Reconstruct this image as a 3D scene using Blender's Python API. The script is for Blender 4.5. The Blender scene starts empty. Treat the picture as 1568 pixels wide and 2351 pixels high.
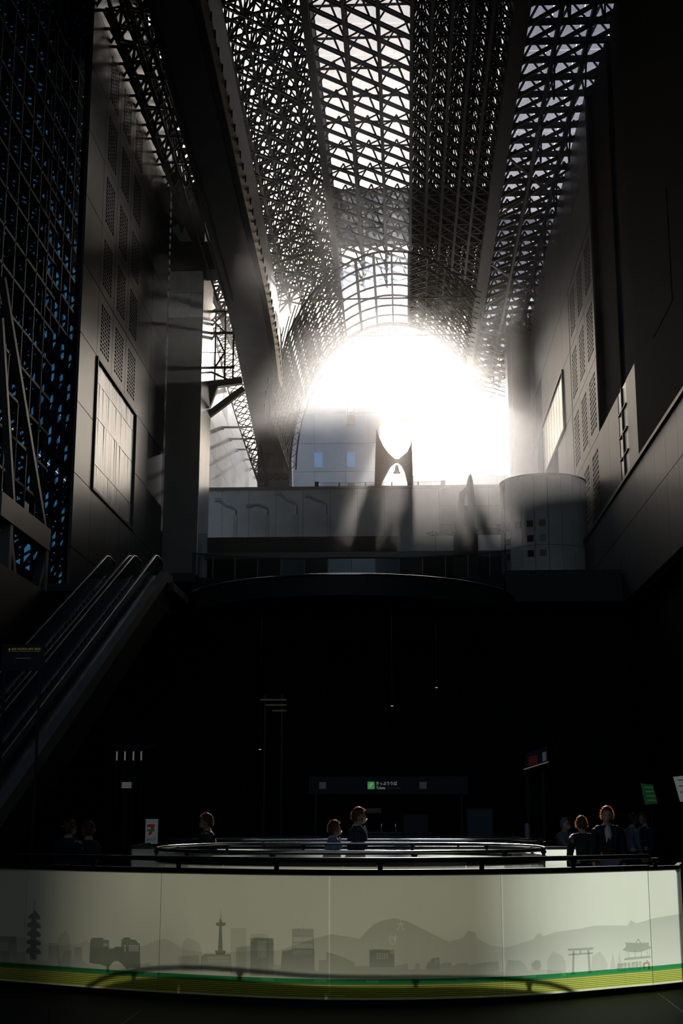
import bpy, bmesh, math, random
import numpy as np
from mathutils import Vector, Matrix, noise
from mathutils.geometry import tessellate_polygon

random.seed(7)
R = math.radians
scene = bpy.context.scene
col = scene.collection

# ------------------------------------------------------------------ camera, sky, sun, exposure
F_PX, CXP, CYP, EYE = 3116.0, 784.0, 1175.5, 1.6
TH = math.atan((1868 - CYP) / F_PX)
PS = math.atan(148 * math.cos(TH) / F_PX)
cam_d = bpy.data.cameras.new('camera')
cam_d.sensor_fit = 'VERTICAL'
cam_d.sensor_height = 36.0
cam_d.lens = 36.0 * F_PX / 2351.0
cam_d.clip_start = 0.1
cam_d.clip_end = 2000
cam = bpy.data.objects.new('camera', cam_d)
cam.location = (0, 0, EYE)
cam.rotation_euler = (math.pi / 2 + TH, 0, PS)
col.objects.link(cam)
scene.camera = cam

SUN_EL, SUN_AZ = R(18.8), R(0.35)          # azimuth measured from +Y towards +X
world = bpy.data.worlds.new('sky')
scene.world = world
world.use_nodes = True
wn = world.node_tree.nodes
wl = world.node_tree.links
sky = wn.new('ShaderNodeTexSky')
sky.sky_type = 'NISHITA'
sky.sun_disc = False
sky.sun_elevation = SUN_EL
sky.sun_rotation = SUN_AZ
sky.air_density = 1.0
sky.dust_density = 2.0
sky.ozone_density = 1.0
wl.new(sky.outputs[0], wn['Background'].inputs['Color'])
wn['Background'].inputs['Strength'].default_value = 0.13

sun_d = bpy.data.lights.new('sun', 'SUN')
sun_d.energy = 7.5
sun_d.angle = R(0.55)
sun_d.color = (1.0, 0.95, 0.9)
sun = bpy.data.objects.new('sun', sun_d)
sdir = Vector((math.sin(SUN_AZ) * math.cos(SUN_EL), math.cos(SUN_AZ) * math.cos(SUN_EL), math.sin(SUN_EL)))
sun.rotation_euler = sdir.to_track_quat('Z', 'Y').to_euler()
sun.location = (0, 60, 60)
col.objects.link(sun)

vs = scene.view_settings
vs.view_transform = 'Standard'
vs.look = 'None'
vs.exposure = 0.0
vs.gamma = 1.0
vs.use_curve_mapping = False
scene.cycles.max_bounces = 6
scene.cycles.transparent_max_bounces = 24
scene.cycles.volume_bounces = 1
scene.cycles.sample_clamp_indirect = 4.0

# ------------------------------------------------------------------ helpers
_fw = Vector((-math.sin(PS) * math.cos(TH), math.cos(PS) * math.cos(TH), math.sin(TH)))
_rt = Vector((math.cos(PS), math.sin(PS), 0))
_up = _rt.cross(_fw)


def ray(x, y):
    return _fw * F_PX + _rt * (x - CXP) - _up * (y - CYP)


def at(x, y, X=None, Y=None, Z=None):
    """A measured point of the photograph on a known plane of the building."""
    r = ray(x, y)
    t = X / r.x if X is not None else Y / r.y if Y is not None else (Z - EYE) / r.z
    return Vector((r.x * t, r.y * t, r.z * t + EYE))


def mat(name, color, rough=0.6, metal=0.0, spec=0.5, var=0.12, scale=3.0, bump=0.0, emit=None, stretch=None):
    m = bpy.data.materials.new(name)
    m.use_nodes = True
    n, l = m.node_tree.nodes, m.node_tree.links
    b = n['Principled BSDF']
    b.inputs['Roughness'].default_value = rough
    b.inputs['Metallic'].default_value = metal
    b.inputs['Specular IOR Level'].default_value = spec
    tc = n.new('ShaderNodeTexCoord')
    mp = n.new('ShaderNodeMapping')
    if stretch:
        mp.inputs['Scale'].default_value = stretch
    l.new(tc.outputs['Object'], mp.inputs['Vector'])
    nz = n.new('ShaderNodeTexNoise')
    nz.inputs['Scale'].default_value = scale
    nz.inputs['Detail'].default_value = 5
    l.new(mp.outputs[0], nz.inputs['Vector'])
    rp = n.new('ShaderNodeValToRGB')
    c = color
    rp.color_ramp.elements[0].position = 0.3
    rp.color_ramp.elements[1].position = 0.7
    rp.color_ramp.elements[0].color = (c[0] * (1 - var), c[1] * (1 - var), c[2] * (1 - var), 1)
    rp.color_ramp.elements[1].color = (min(1, c[0] * (1 + var)), min(1, c[1] * (1 + var)), min(1, c[2] * (1 + var)), 1)
    l.new(nz.outputs['Fac'], rp.inputs[0])
    l.new(rp.outputs[0], b.inputs['Base Color'])
    if bump:
        bp = n.new('ShaderNodeBump')
        bp.inputs['Strength'].default_value = bump
        bp.inputs['Distance'].default_value = 0.02
        l.new(nz.outputs['Fac'], bp.inputs['Height'])
        l.new(bp.outputs[0], b.inputs['Normal'])
    if emit:
        b.inputs['Emission Color'].default_value = (*emit[0], 1)
        b.inputs['Emission Strength'].default_value = emit[1]
    return m


def film(name, color):
    """Printed film on glass: darkens what shines through it."""
    m = bpy.data.materials.new(name)
    m.use_nodes = True
    n, l = m.node_tree.nodes, m.node_tree.links
    n.remove(n['Principled BSDF'])
    t = n.new('ShaderNodeBsdfTransparent')
    nz = n.new('ShaderNodeTexNoise')
    nz.inputs['Scale'].default_value = 60
    rp = n.new('ShaderNodeValToRGB')
    rp.color_ramp.elements[0].color = (color[0] * .97, color[1] * .97, color[2] * .97, 1)
    rp.color_ramp.elements[1].color = (*color, 1)
    l.new(nz.outputs['Fac'], rp.inputs[0])
    l.new(rp.outputs[0], t.inputs['Color'])
    l.new(t.outputs[0], n['Material Output'].inputs['Surface'])
    return m


def fade_film(name, color, z0, z1):
    """Printed film whose ink fades out towards its foot."""
    m = film(name, color)
    n, l = m.node_tree.nodes, m.node_tree.links
    tc = n.new('ShaderNodeTexCoord')
    sx = n.new('ShaderNodeSeparateXYZ')
    mr = n.new('ShaderNodeMapRange')
    mr.inputs['From Min'].default_value = z0
    mr.inputs['From Max'].default_value = z1
    l.new(tc.outputs['Object'], sx.inputs[0])
    l.new(sx.outputs['Z'], mr.inputs['Value'])
    rp = n.new('ShaderNodeValToRGB')
    rp.color_ramp.elements[0].color = (.97, .97, .97, 1)
    rp.color_ramp.elements[1].color = (*color, 1)
    l.new(mr.outputs[0], rp.inputs[0])
    t = [x for x in n if x.type == 'BSDF_TRANSPARENT'][0]
    l.new(rp.outputs[0], t.inputs['Color'])
    return m


def frosted(name, color, gloss=0.06):
    """Frosted sheet that lets light through diffusely."""
    m = bpy.data.materials.new(name)
    m.use_nodes = True
    n, l = m.node_tree.nodes, m.node_tree.links
    n.remove(n['Principled BSDF'])
    nz = n.new('ShaderNodeTexNoise')
    nz.inputs['Scale'].default_value = 2.2
    nz.inputs['Detail'].default_value = 6
    tc = n.new('ShaderNodeTexCoord')
    l.new(tc.outputs['Object'], nz.inputs['Vector'])
    rp = n.new('ShaderNodeValToRGB')
    rp.color_ramp.elements[0].color = (color[0] * .93, color[1] * .93, color[2] * .93, 1)
    rp.color_ramp.elements[1].color = (*color, 1)
    l.new(nz.outputs['Fac'], rp.inputs[0])
    tr = n.new('ShaderNodeBsdfTranslucent')
    df = n.new('ShaderNodeBsdfDiffuse')
    gl = n.new('ShaderNodeBsdfGlossy')
    gl.inputs['Roughness'].default_value = 0.25
    l.new(rp.outputs[0], tr.inputs['Color'])
    l.new(rp.outputs[0], df.inputs['Color'])
    m1 = n.new('ShaderNodeMixShader')
    m1.inputs[0].default_value = 0.35
    m2 = n.new('ShaderNodeMixShader')
    m2.inputs[0].default_value = gloss
    l.new(tr.outputs[0], m1.inputs[1])
    l.new(df.outputs[0], m1.inputs[2])
    l.new(m1.outputs[0], m2.inputs[1])
    l.new(gl.outputs[0], m2.inputs[2])
    l.new(m2.outputs[0], n['Material Output'].inputs['Surface'])
    return m


def glass(name, tint, refl=0.08, rough=0.05):
    """Thin architectural glass: tinted see-through with a reflection."""
    m = bpy.data.materials.new(name)
    m.use_nodes = True
    n, l = m.node_tree.nodes, m.node_tree.links
    n.remove(n['Principled BSDF'])
    t = n.new('ShaderNodeBsdfTransparent')
    g = n.new('ShaderNodeBsdfGlossy')
    g.inputs['Roughness'].default_value = rough
    g.inputs['Color'].default_value = (.9, .95, 1, 1)
    nz = n.new('ShaderNodeTexNoise')
    nz.inputs['Scale'].default_value = 1.5
    rp = n.new('ShaderNodeValToRGB')
    rp.color_ramp.elements[0].color = (tint[0] * .92, tint[1] * .92, tint[2] * .92, 1)
    rp.color_ramp.elements[1].color = (*tint, 1)
    l.new(nz.outputs['Fac'], rp.inputs[0])
    l.new(rp.outputs[0], t.inputs['Color'])
    lw = n.new('ShaderNodeLayerWeight')
    lw.inputs['Blend'].default_value = 0.25
    mu = n.new('ShaderNodeMath')
    mu.operation = 'MULTIPLY_ADD'
    mu.inputs[1].default_value = 0.6
    mu.inputs[2].default_value = refl
    mu.use_clamp = True
    l.new(lw.outputs['Fresnel'], mu.inputs[0])
    mx = n.new('ShaderNodeMixShader')
    l.new(mu.outputs[0], mx.inputs[0])
    l.new(t.outputs[0], mx.inputs[1])
    l.new(g.outputs[0], mx.inputs[2])
    l.new(mx.outputs[0], n['Material Output'].inputs['Surface'])
    return m


M = dict(
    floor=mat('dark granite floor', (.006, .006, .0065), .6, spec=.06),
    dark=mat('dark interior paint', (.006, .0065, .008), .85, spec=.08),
    black=mat('black painted metal', (.012, .013, .016), .35, spec=.4),
    steel=mat('dark grey roof steel', (.018, .0175, .019), .55, .1, spec=.25),
    steel_pale=mat('grey steel', (.1, .097, .094), .45, .4),
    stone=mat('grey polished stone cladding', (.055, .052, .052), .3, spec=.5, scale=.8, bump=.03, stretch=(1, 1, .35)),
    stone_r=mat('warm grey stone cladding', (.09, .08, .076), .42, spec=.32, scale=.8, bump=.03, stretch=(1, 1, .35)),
    stone_mid=mat('mid grey stone', (.2, .19, .185), .5, spec=.3, scale=.7),
    stone_dark=mat('charcoal stone', (.03, .029, .029), .55, spec=.25, scale=.7),
    silver=mat('brushed silver metal', (.36, .36, .37), .27, .85, scale=2, stretch=(1, 1, .1), var=.15),
    satin=mat('satin grey metal', (.42, .42, .43), .5, .4, var=.06),
    mesh_dark=mat('dark mesh', (.03, .029, .033), .6, scale=25, var=.5),
    stone_end=mat('grey brown stone', (.66, .625, .6), .6, spec=.2, scale=.7),  # base colour raised to carry the veil of glare over these walls
    pale_wall=mat('pale blue grey facade panel', (.44, .49, .56), .55, scale=.4),
    pale_wall2=mat('white facade panel', (.5, .54, .6), .4, scale=.4),
    chrome=mat('polished steel rail', (.6, .6, .6), .14, .95, var=.03),
    railblack=mat('black metal rail', (.03, .03, .034), .25, .5, var=.05),
    rubber=mat('black handrail rubber', (.03, .03, .032), .3, spec=.5),
    frost=frosted('frosted panel', (.72, .78, .66)),
    frost_in=frosted('frosted inner panel', (.82, .88, .78)),
    clear=glass('clear glass', (.96, .98, .96), .03),
    roofglass=glass('roof glazing', (.86, .87, .9), .02),
    greyglass=glass('grey roof glazing', (.5, .52, .6), .02),
    greyglass2=glass('dim roof glazing', (.7, .7, .72), .02),
    blueglass=glass('blue tinted facade glass', (.11, .27, .42), .02),
    shadeglass=glass('shading block glass', (.52, .49, .45), .04, .1),  # tint sets how much sun the added block lets through
    railglass=glass('smoky balustrade glass', (.72, .75, .74), .015, .2),
    darkglass=mat('dark window glass', (.012, .013, .016), .3, spec=.25, var=.05),
    palewin=mat('pale tower window glass', (.09, .12, .13), .3, spec=.3, var=.2),
    skyglass=mat('sky reflecting window glass', (.25, .42, .62), .06, .7, var=.05),
    green_band=film('green printed band', (.22, .62, .38)),
    yellow_band=film('yellow green printed stripe', (.9, .9, .42)),
    line_band=film('dark green printed line', (.45, .55, .3)),
    bronze=mat('dark bronze', (.06, .055, .05), .45, .5),
    leaf=mat('dark green leaves', (.03, .06, .025), .7),
    bark=mat('brown stems', (.05, .035, .025), .8),
    white=mat('white paint', (.7, .7, .7), .5),
    edge=frosted('pale light seam', (.95, .97, .92), .02),
    skin=mat('skin', (.46, .27, .19), .55, var=.05, scale=10),
    mask=mat('white face mask', (.75, .76, .78), .8, var=.04),
    navy=mat('navy jacket cloth', (.012, .016, .035), .8, bump=.1, scale=40),
    blackcloth=mat('black cloth', (.01, .01, .011), .85, bump=.1, scale=40),
    greycloth=mat('grey cloth', (.16, .16, .18), .85, bump=.1, scale=40),
    whitecloth=mat('white cloth', (.55, .55, .55), .85, bump=.1, scale=40),
    bluecloth=mat('pale blue cloth', (.2, .24, .33), .85, bump=.1, scale=40),
    shoe=mat('black shoe leather', (.012, .012, .012), .4),
    eye=mat('dark eye', (.01, .008, .008), .2),
    lip=mat('lip', (.32, .12, .1), .5),
)


def emis(name, color, strength):
    return mat(name, color, .6, emit=(color, strength), var=.03)


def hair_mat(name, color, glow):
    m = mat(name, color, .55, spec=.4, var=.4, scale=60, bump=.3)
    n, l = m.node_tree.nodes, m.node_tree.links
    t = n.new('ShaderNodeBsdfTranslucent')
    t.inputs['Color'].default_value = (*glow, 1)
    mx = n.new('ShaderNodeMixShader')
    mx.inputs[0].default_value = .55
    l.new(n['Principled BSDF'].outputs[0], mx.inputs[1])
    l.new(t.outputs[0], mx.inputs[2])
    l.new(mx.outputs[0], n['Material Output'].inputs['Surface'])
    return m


M['hair'] = mat('brown hair', (.045, .018, .009), .5, spec=.4, var=.4, scale=60, bump=.3)
M['hair2'] = mat('dark brown hair', (.02, .01, .007), .5, spec=.4, var=.4, scale=60, bump=.3)
M['wisp'] = hair_mat('sunlit brown hair wisps', (.3, .11, .04), (.8, .32, .1))  # orange rim light of the sun put into the wisp colour
M['mask'] = frosted('white face mask cloth', (.9, .91, .94), .01)


class MB:
    def __init__(s):
        s.v, s.f = [], []

    def add(s, vs_, fs_):
        o = len(s.v)
        s.v += [tuple(p) for p in vs_]
        s.f += [tuple(i + o for i in f) for f in fs_]
        return s

    def box(s, x0, x1, y0, y1, z0, z1):
        return s.add([(x0, y0, z0), (x1, y0, z0), (x1, y1, z0), (x0, y1, z0), (x0, y0, z1), (x1, y0, z1), (x1, y1, z1), (x0, y1, z1)],
                     [(0, 3, 2, 1), (4, 5, 6, 7), (0, 1, 5, 4), (1, 2, 6, 5), (2, 3, 7, 6), (3, 0, 4, 7)])

    def bar(s, p, q, w, h=None, up=(0, 0, 1)):
        p, q = Vector(p), Vector(q)
        h = h or w
        d = (q - p).normalized()
        u = Vector(up)
        if abs(d.dot(u)) > .98:
            u = Vector((1, 0, 0)) if abs(d.x) < .9 else Vector((0, 1, 0))
        a = d.cross(u).normalized() * (w / 2)
        b = a.cross(d).normalized() * (h / 2)
        vs_ = [p - a - b, p + a - b, p + a + b, p - a + b, q - a - b, q + a - b, q + a + b, q - a + b]
        return s.add(vs_, [(0, 1, 2, 3), (7, 6, 5, 4), (0, 4, 5, 1), (1, 5, 6, 2), (2, 6, 7, 3), (3, 7, 4, 0)])

    def tube(s, path, r, n=8, closed=False):
        pts = [Vector(p) for p in path]
        k = len(pts)
        rings = []
        for i, p in enumerate(pts):
            a = pts[(i - 1) % k] if (closed or i > 0) else p
            b = pts[(i + 1) % k] if (closed or i < k - 1) else p
            d = (b - a).normalized()
            u = Vector((0, 0, 1)) if abs(d.z) < .95 else Vector((1, 0, 0))
            x = d.cross(u).normalized()
            y = x.cross(d).normalized()
            rr = r[i] if isinstance(r, (list, tuple)) else r
            rings.append([p + (x * math.cos(t) + y * math.sin(t)) * rr for t in [2 * math.pi * j / n for j in range(n)]])
        vs_ = [v for ring in rings for v in ring]
        fs_ = []
        m = k if closed else k - 1
        for i in range(m):
            i2 = (i + 1) % k
            for j in range(n):
                j2 = (j + 1) % n
                fs_.append((i * n + j, i * n + j2, i2 * n + j2, i2 * n + j))
        if not closed:
            fs_.append(tuple(range(n))[::-1])
            fs_.append(tuple((k - 1) * n + j for j in range(n)))
        return s.add(vs_, fs_)

    def prism(s, poly, vec):
        """A flat outline (3D points) pushed along vec."""
        n = len(poly)
        a = [Vector(p) for p in poly]
        b = [p + Vector(vec) for p in a]
        return s.add(a + b, [tuple(range(n))[::-1], tuple(range(n, 2 * n))] + [(i, (i + 1) % n, n + (i + 1) % n, n + i) for i in range(n)])

    def lathe(s, prof, c, n=24):
        c = Vector(c)
        vs_, fs_ = [], []
        for r, z in prof:
            for j in range(n):
                t = 2 * math.pi * j / n
                vs_.append(c + Vector((r * math.cos(t), r * math.sin(t), z)))
        for i in range(len(prof) - 1):
            for j in range(n):
                j2 = (j + 1) % n
                fs_.append((i * n + j, i * n + j2, (i + 1) * n + j2, (i + 1) * n + j))
        return s.add(vs_, fs_)

    def build(s, name, m, parent=None, smooth=False, kind=None):
        me = bpy.data.meshes.new(name)
        me.from_pydata(s.v, [], s.f)
        me.validate()
        me.update()
        return link(name, me, m, parent, smooth, kind)


def link(name, me, m, parent=None, smooth=False, kind=None):
    o = bpy.data.objects.new(name, me)
    if m is not None and not me.materials:
        me.materials.append(m)
    if smooth:
        me.polygons.foreach_set('use_smooth', [True] * len(me.polygons))
    o.parent = parent
    if kind:
        o['kind'] = kind
    col.objects.link(o)
    return o


def tag(o, label, cat, group=None):
    o['label'] = label
    o['category'] = cat
    if group:
        o['group'] = group
    return o


def thing(name, label, cat, loc=(0, 0, 0), rz=0, group=None):
    o = bpy.data.objects.new(name, None)
    o.location = loc
    o.rotation_euler = (0, 0, rz)
    o.empty_display_size = .2
    col.objects.link(o)
    return tag(o, label, cat, group)


def struct(name, loc=(0, 0, 0), label=None):
    o = bpy.data.objects.new(name, None)
    o.location = loc
    col.objects.link(o)
    o['kind'] = 'structure'
    if label:
        o['label'] = label
    return o


def sbox(name, dims, m, label=None):
    o = MB().box(*dims).build(name, m)
    o['kind'] = 'structure'
    if label:
        o['label'] = label
    return o


def copy_part(o, parent, loc=None, name=None):
    c = o.copy()
    col.objects.link(c)
    c.parent = parent
    if loc is not None:
        c.location = loc
    return c


def text_mesh(s, size):
    cu = bpy.data.curves.new('lettering', 'FONT')
    cu.body = s
    cu.size = size
    cu.resolution_u = 2
    o = bpy.data.objects.new('lettering', cu)
    col.objects.link(o)
    dg = bpy.context.evaluated_depsgraph_get()
    me = bpy.data.meshes.new_from_object(o.evaluated_get(dg))
    bpy.data.objects.remove(o)
    bpy.data.curves.remove(cu)
    me.name = 'lettering'
    me.materials.clear()
    return me


def text_fit(s, width, height, m, parent, loc, name='lettering', mirror=False):
    """Lettering in the XZ plane facing -Y, fitted to a box whose lower left corner is loc."""
    me = text_mesh(s, 1.0)
    if not me.vertices:
        return None
    co = np.empty(len(me.vertices) * 3)
    me.vertices.foreach_get('co', co)
    co = co.reshape(-1, 3)
    mn, mx = co.min(0), co.max(0)
    sx = width / max(1e-6, mx[0] - mn[0])
    sy = height / max(1e-6, mx[1] - mn[1])
    x = (co[:, 0] - mn[0]) * sx
    if mirror:
        x = width - x
    out = np.stack([x, np.zeros(len(x)), (co[:, 1] - mn[1]) * sy], 1)
    me.vertices.foreach_set('co', out.ravel())
    me.update()
    o = link(name, me, m, parent)
    o.location = loc
    return o


# ------------------------------------------------------------------ the setting: floor, enclosing walls, terraces
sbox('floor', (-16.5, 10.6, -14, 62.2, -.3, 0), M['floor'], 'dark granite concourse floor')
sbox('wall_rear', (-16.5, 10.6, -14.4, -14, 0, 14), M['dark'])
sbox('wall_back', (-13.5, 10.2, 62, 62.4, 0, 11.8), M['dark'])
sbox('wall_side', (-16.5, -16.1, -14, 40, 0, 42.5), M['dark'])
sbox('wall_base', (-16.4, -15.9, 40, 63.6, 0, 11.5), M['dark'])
sbox('floor_landing', (-13.5, -8.7, 50.4, 62, 9.85, 10.15), M['stone_dark'])
sbox('floor_terrace', (-13.5, 10.2, 62, 85, 11.8, 12.1), M['stone_dark'])
sbox('floor_upper', (-16, 12, 85.7, 128, 20.6, 21.0), M['stone_mid'])
sbox('ground', (-60, 60, 128, 270, 20.4, 21.0), M['stone_mid'])
sbox('ceiling_front', (-16.6, 11.6, 0, 57.2, 42.3, 42.9), M['dark'])
sbox('ceiling_side', (-16.6, -13.4, 57.2, 75, 42.3, 42.9), M['dark'])

# left wall: stone cladding on a 3 m module, perforated panels and a ribbed silver field
wl_ = struct('wall_left', label='tall grey stone wall with perforated panels')
MB().box(-13.85, -13.62, 53.75, 75.5, 9.8, 42.3).build('core', M['dark'], wl_)
MB().box(-15.0, -13.5, 40, 53.75, 0, 9.8).box(-15.0, -13.5, 53.75, 75.5, 0, 9.8).build('base', M['stone_dark'], wl_)
YE = [53.6, 56.7, 59.7, 62.7, 65.65, 69.0, 73.6]
ZE = [9.8, 12.2, 15.33, 18.4, 21.45, 24.6, 27.7, 30.8, 33.9, 37.0, 40.1, 42.3]


def perforated(w, h, cols, rows, t=.09):
    """A panel in the YZ plane with a field of real square holes; origin at its lower near corner."""
    b = MB()
    my, mz = w * .2, h * .14
    b.box(0, t, 0, my, 0, h).box(0, t, w - my, w, 0, h).box(0, t, my, w - my, 0, mz).box(0, t, my, w - my, h - mz, h)
    py, pz = (w - 2 * my) / cols, (h - 2 * mz) / rows
    for i in range(1, cols):
        c = my + i * py
        b.box(0, t, c - py * .19, c + py * .19, mz, h - mz)
    for j in range(1, rows):
        c = mz + j * pz
        for i in range(cols):
            b.box(0, t, my + i * py + (py * .19 if i else 0), my + (i + 1) * py - (py * .19 if i < cols - 1 else 0), c - pz * .17, c + pz * .17)
    return b


pf = None
for i in range(6):
    for j in range(len(ZE) - 1):
        y0, y1, z0, z1 = YE[i] + .02, YE[i + 1] - .02, ZE[j] + .02, ZE[j + 1] - .02
        if 1 <= i <= 3 and j in (2, 3):
            continue
        if 1 <= i <= 3 and 4 <= j <= 8:
            if pf is None:
                pf = perforated(2.95, 3.09, 5, 12).build('perforated_panel', M['stone'], wl_)
                pf.location = (-13.59, y0, z0)
            else:
                copy_part(pf, wl_, (-13.59, y0, z0))
            continue
        if i == 5 and j == 3:
            MB().box(-13.62, -13.54, y0, y1, z0, z1).build('mesh_panel', M['mesh_dark'], wl_)
            continue
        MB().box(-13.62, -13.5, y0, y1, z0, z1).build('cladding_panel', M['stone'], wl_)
# silver field, strip by strip, with a dark frame
n_s = 22
sw = (65.65 - 56.7 - .3) / n_s
strip = None
for i in range(n_s):
    for (z0, z1) in ((15.5, 16.6), (16.63, 18.75), (18.78, 20.35), (20.38, 21.25)):
        o = MB().box(-.06, 0, 0, sw - .015, 0, z1 - z0).build('silver_strip', M['silver'], wl_)
        o.location = (0, 56.85 + i * sw, z0)
        o.rotation_euler = (0, random.uniform(-.008, .008), random.uniform(-.012, .012))
        o.location.x = -13.53
fr = MB()
fr.box(-13.62, -13.42, 56.72, 56.82, 15.35, 21.43).box(-13.62, -13.42, 65.53, 65.63, 15.35, 21.43)
fr.box(-13.62, -13.42, 56.82, 65.53, 15.35, 15.47).box(-13.62, -13.42, 56.82, 65.53, 21.3, 21.43)
fr.build('panel_frame', M['black'], wl_)

# right wall
wr_ = struct('wall_right', label='tall warm grey wall with perforated panels and openings')
XR = 10.2
MB().box(XR + .12, XR + 1.2, 57.2, 104, 0, 20.8).box(XR + .12, XR + 1.2, 68.4, 104, 20.8, 40.2).box(XR + .7, XR + 1.2, 57.2, 68.4, 20.8, 40.2).build('core', M['dark'], wr_)
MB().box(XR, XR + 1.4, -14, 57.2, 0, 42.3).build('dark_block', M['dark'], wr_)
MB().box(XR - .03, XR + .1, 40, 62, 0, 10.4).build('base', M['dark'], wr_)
MB().box(XR - .02, XR + .1, 48.6, 52.6, 20.4, 25.0).build('block_window', M['dark'], wr_)
YR = [57.2, 59.7, 62.0, 65.2, 68.4, 72.0, 75.3, 78.7, 82.3, 86.6, 91.0, 95.4, 99.5, 104]
ZR = [10.5, 13.0, 16.6, 20.9, 25.1, 29.0, 32.8, 36.5, 40.2]
pfr = {}
for i in range(len(YR) - 1):
    for j in range(len(ZR) - 1):
        y0, y1, z0, z1 = YR[i] + .02, YR[i + 1] - .02, ZR[j] + .02, ZR[j + 1] - .02
        if i < 4 and j >= 3:
            continue                                          # the deep opening
        if 8 <= i <= 10 and j == 4:
            continue                                          # silver field
        if 9 <= i <= 10 and j == 3:
            continue                                          # dark opening under it
        if i == 1 and j == 2:
            continue                                          # window
        if 4 <= i <= 7 and 1 <= j <= 5 and i != 7:
            p = perforated(y1 - y0, z1 - z0, 5, 11).build('perforated_panel', M['stone_r'], wr_)
            p.location = (XR + .02, y0, z0)
            continue
        if i == 11 and 3 <= j <= 5:
            MB().box(XR + .02, XR + .12, y0, y1, z0, z1).build('mesh_panel', M['mesh_dark'], wr_)
            continue
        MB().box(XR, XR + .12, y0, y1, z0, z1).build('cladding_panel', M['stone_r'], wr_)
sw = (95.4 - 82.3 - .3) / 16
for i in range(16):
    MB().box(XR - .02 - .01 * (i % 2), XR + .1, 82.45 + i * sw, 82.45 + (i + 1) * sw - .03, 25.25, 28.85).build('silver_strip', M['silver'], wr_)
fr = MB()
fr.box(XR - .12, XR + .1, 82.3, 82.42, 25.1, 29).box(XR - .12, XR + .1, 95.28, 95.4, 25.1, 29).box(XR - .12, XR + .1, 82.42, 95.28, 28.88, 29).box(XR - .12, XR + .1, 82.42, 95.28, 25.1, 25.2)
fr.build('panel_frame', M['black'], wr_)
w1 = MB().box(XR + .02, XR + .1, 59.75, 61.95, 16.6, 20.88).build('window_1', M['darkglass'])
w1['kind'] = 'structure'
b = MB()
b.box(XR - .05, XR + .08, 60.8, 60.9, 16.6, 20.88)
for z in (17.65, 18.7, 19.8):
    b.box(XR - .05, XR + .08, 59.75, 61.95, z, z + .06)
b.build('glazing_bar', M['stone_r'], w1)
w2 = struct('window_2', label='deep dark opening with tall glass slots')
for (y0, y1) in ((57.4, 59.0), (61.4, 63.0)):
    MB().box(XR + .5, XR + .56, y0, y1, 20.9, 34).build('pane', M['skyglass'], w2)
MB().box(XR + .35, XR + .68, 59.0, 61.4, 20.9, 40.2).box(XR + .35, XR + .68, 63.0, 68.38, 20.9, 40.2).build('reveal', M['dark'], w2)

# right parapet wall of the stair, panel by panel
par = struct('wall_stair', label='grey stone parapet wall of the stair')
MB().box(9.7, 10.19, 22, 84.8, 10.4, 15.45).build('core', M['dark'], par)
y = 22.0
while y < 84:
    MB().box(9.6, 9.7, y + .012, min(84.8, y + 2.2) - .012, 10.6, 13.6).build('cladding_panel', M['stone_r'], par)
    MB().box(9.6, 9.7, y + .012, min(84.8, y + 2.2) - .012, 13.63, 15.55).build('cladding_panel', M['stone_r'], par)
    y += 2.2
MB().box(9.5, 10.19, 22, 84.8, 15.57, 15.72).build('coping', M['steel_pale'], par)

# end wall of the terrace (the long dark wall below the square)
we_ = struct('wall_end', label='long dark stone wall below the upper square')
MB().box(-13.5, 10.2, 85.1, 85.6, 12.1, 22.0).build('core', M['dark'], we_)
for i in range(9):
    for j in range(3):
        x0 = -13.4 + i * 1.745
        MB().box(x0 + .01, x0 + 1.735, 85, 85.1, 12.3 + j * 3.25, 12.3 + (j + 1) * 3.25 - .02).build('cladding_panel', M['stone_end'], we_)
for i in range(5):
    for j in range(8):
        x0 = 2.35 + i * 1.57
        MB().box(x0 + .01, x0 + 1.55, 84.97, 85.1, 12.3 + j * 1.22, 12.3 + (j + 1) * 1.22 - .03).build('cladding_panel', M['stone_mid'], we_)
MB().box(-13.5, 10.2, 84.9, 85.65, 22.02, 22.2).build('coping', M['stone_mid'], we_)

# ------------------------------------------------------------------ piers
p = thing('pier', 'tall slab pier at the far end of the left stone wall', 'pier', (-12.5, 76, 12.1))
MB().box(-.98, .96, -2, -1.9, 0, 17.6).build('lower_face', M['stone_mid'], p)
for i, (x0, x1) in enumerate(((-1.0, -.42), (-.4, .25), (.27, .96))):
    for j in range(2):
        MB().box(x0, x1, -2.02, -1.9, 17.65 + j * 1.5, 17.65 + (j + 1) * 1.5 - .03).build('upper_tile', M['white'], p)  # white colour stands in for light reflected by the tiles
MB().box(-1.0, .94, -1.9, 2, 0, 26).build('body', M['stone_dark'], p)
MB().box(.94, 1.0, -1.9, 2, 0, 24).build('side_cladding', M['silver'], p)
p = thing('pier', 'bright edged pier beside the right wall below the roof', 'pier', (9.35, 104.5, 21))
MB().box(-.6, .8, -1.4, 1.4, 0, 18.7).build('body', M['stone_mid'], p)
MB().box(-.95, -.6, -1.2, 1.2, 0, 18.7).build('side_cladding', M['silver'], p)

# ------------------------------------------------------------------ roof
roof = struct('ceiling', label='steel space frame roof with glazing')
ZB, ZT = 40.0, 41.9
Y0, Y1 = 56.0, 96.0
DY = 1.5


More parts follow.
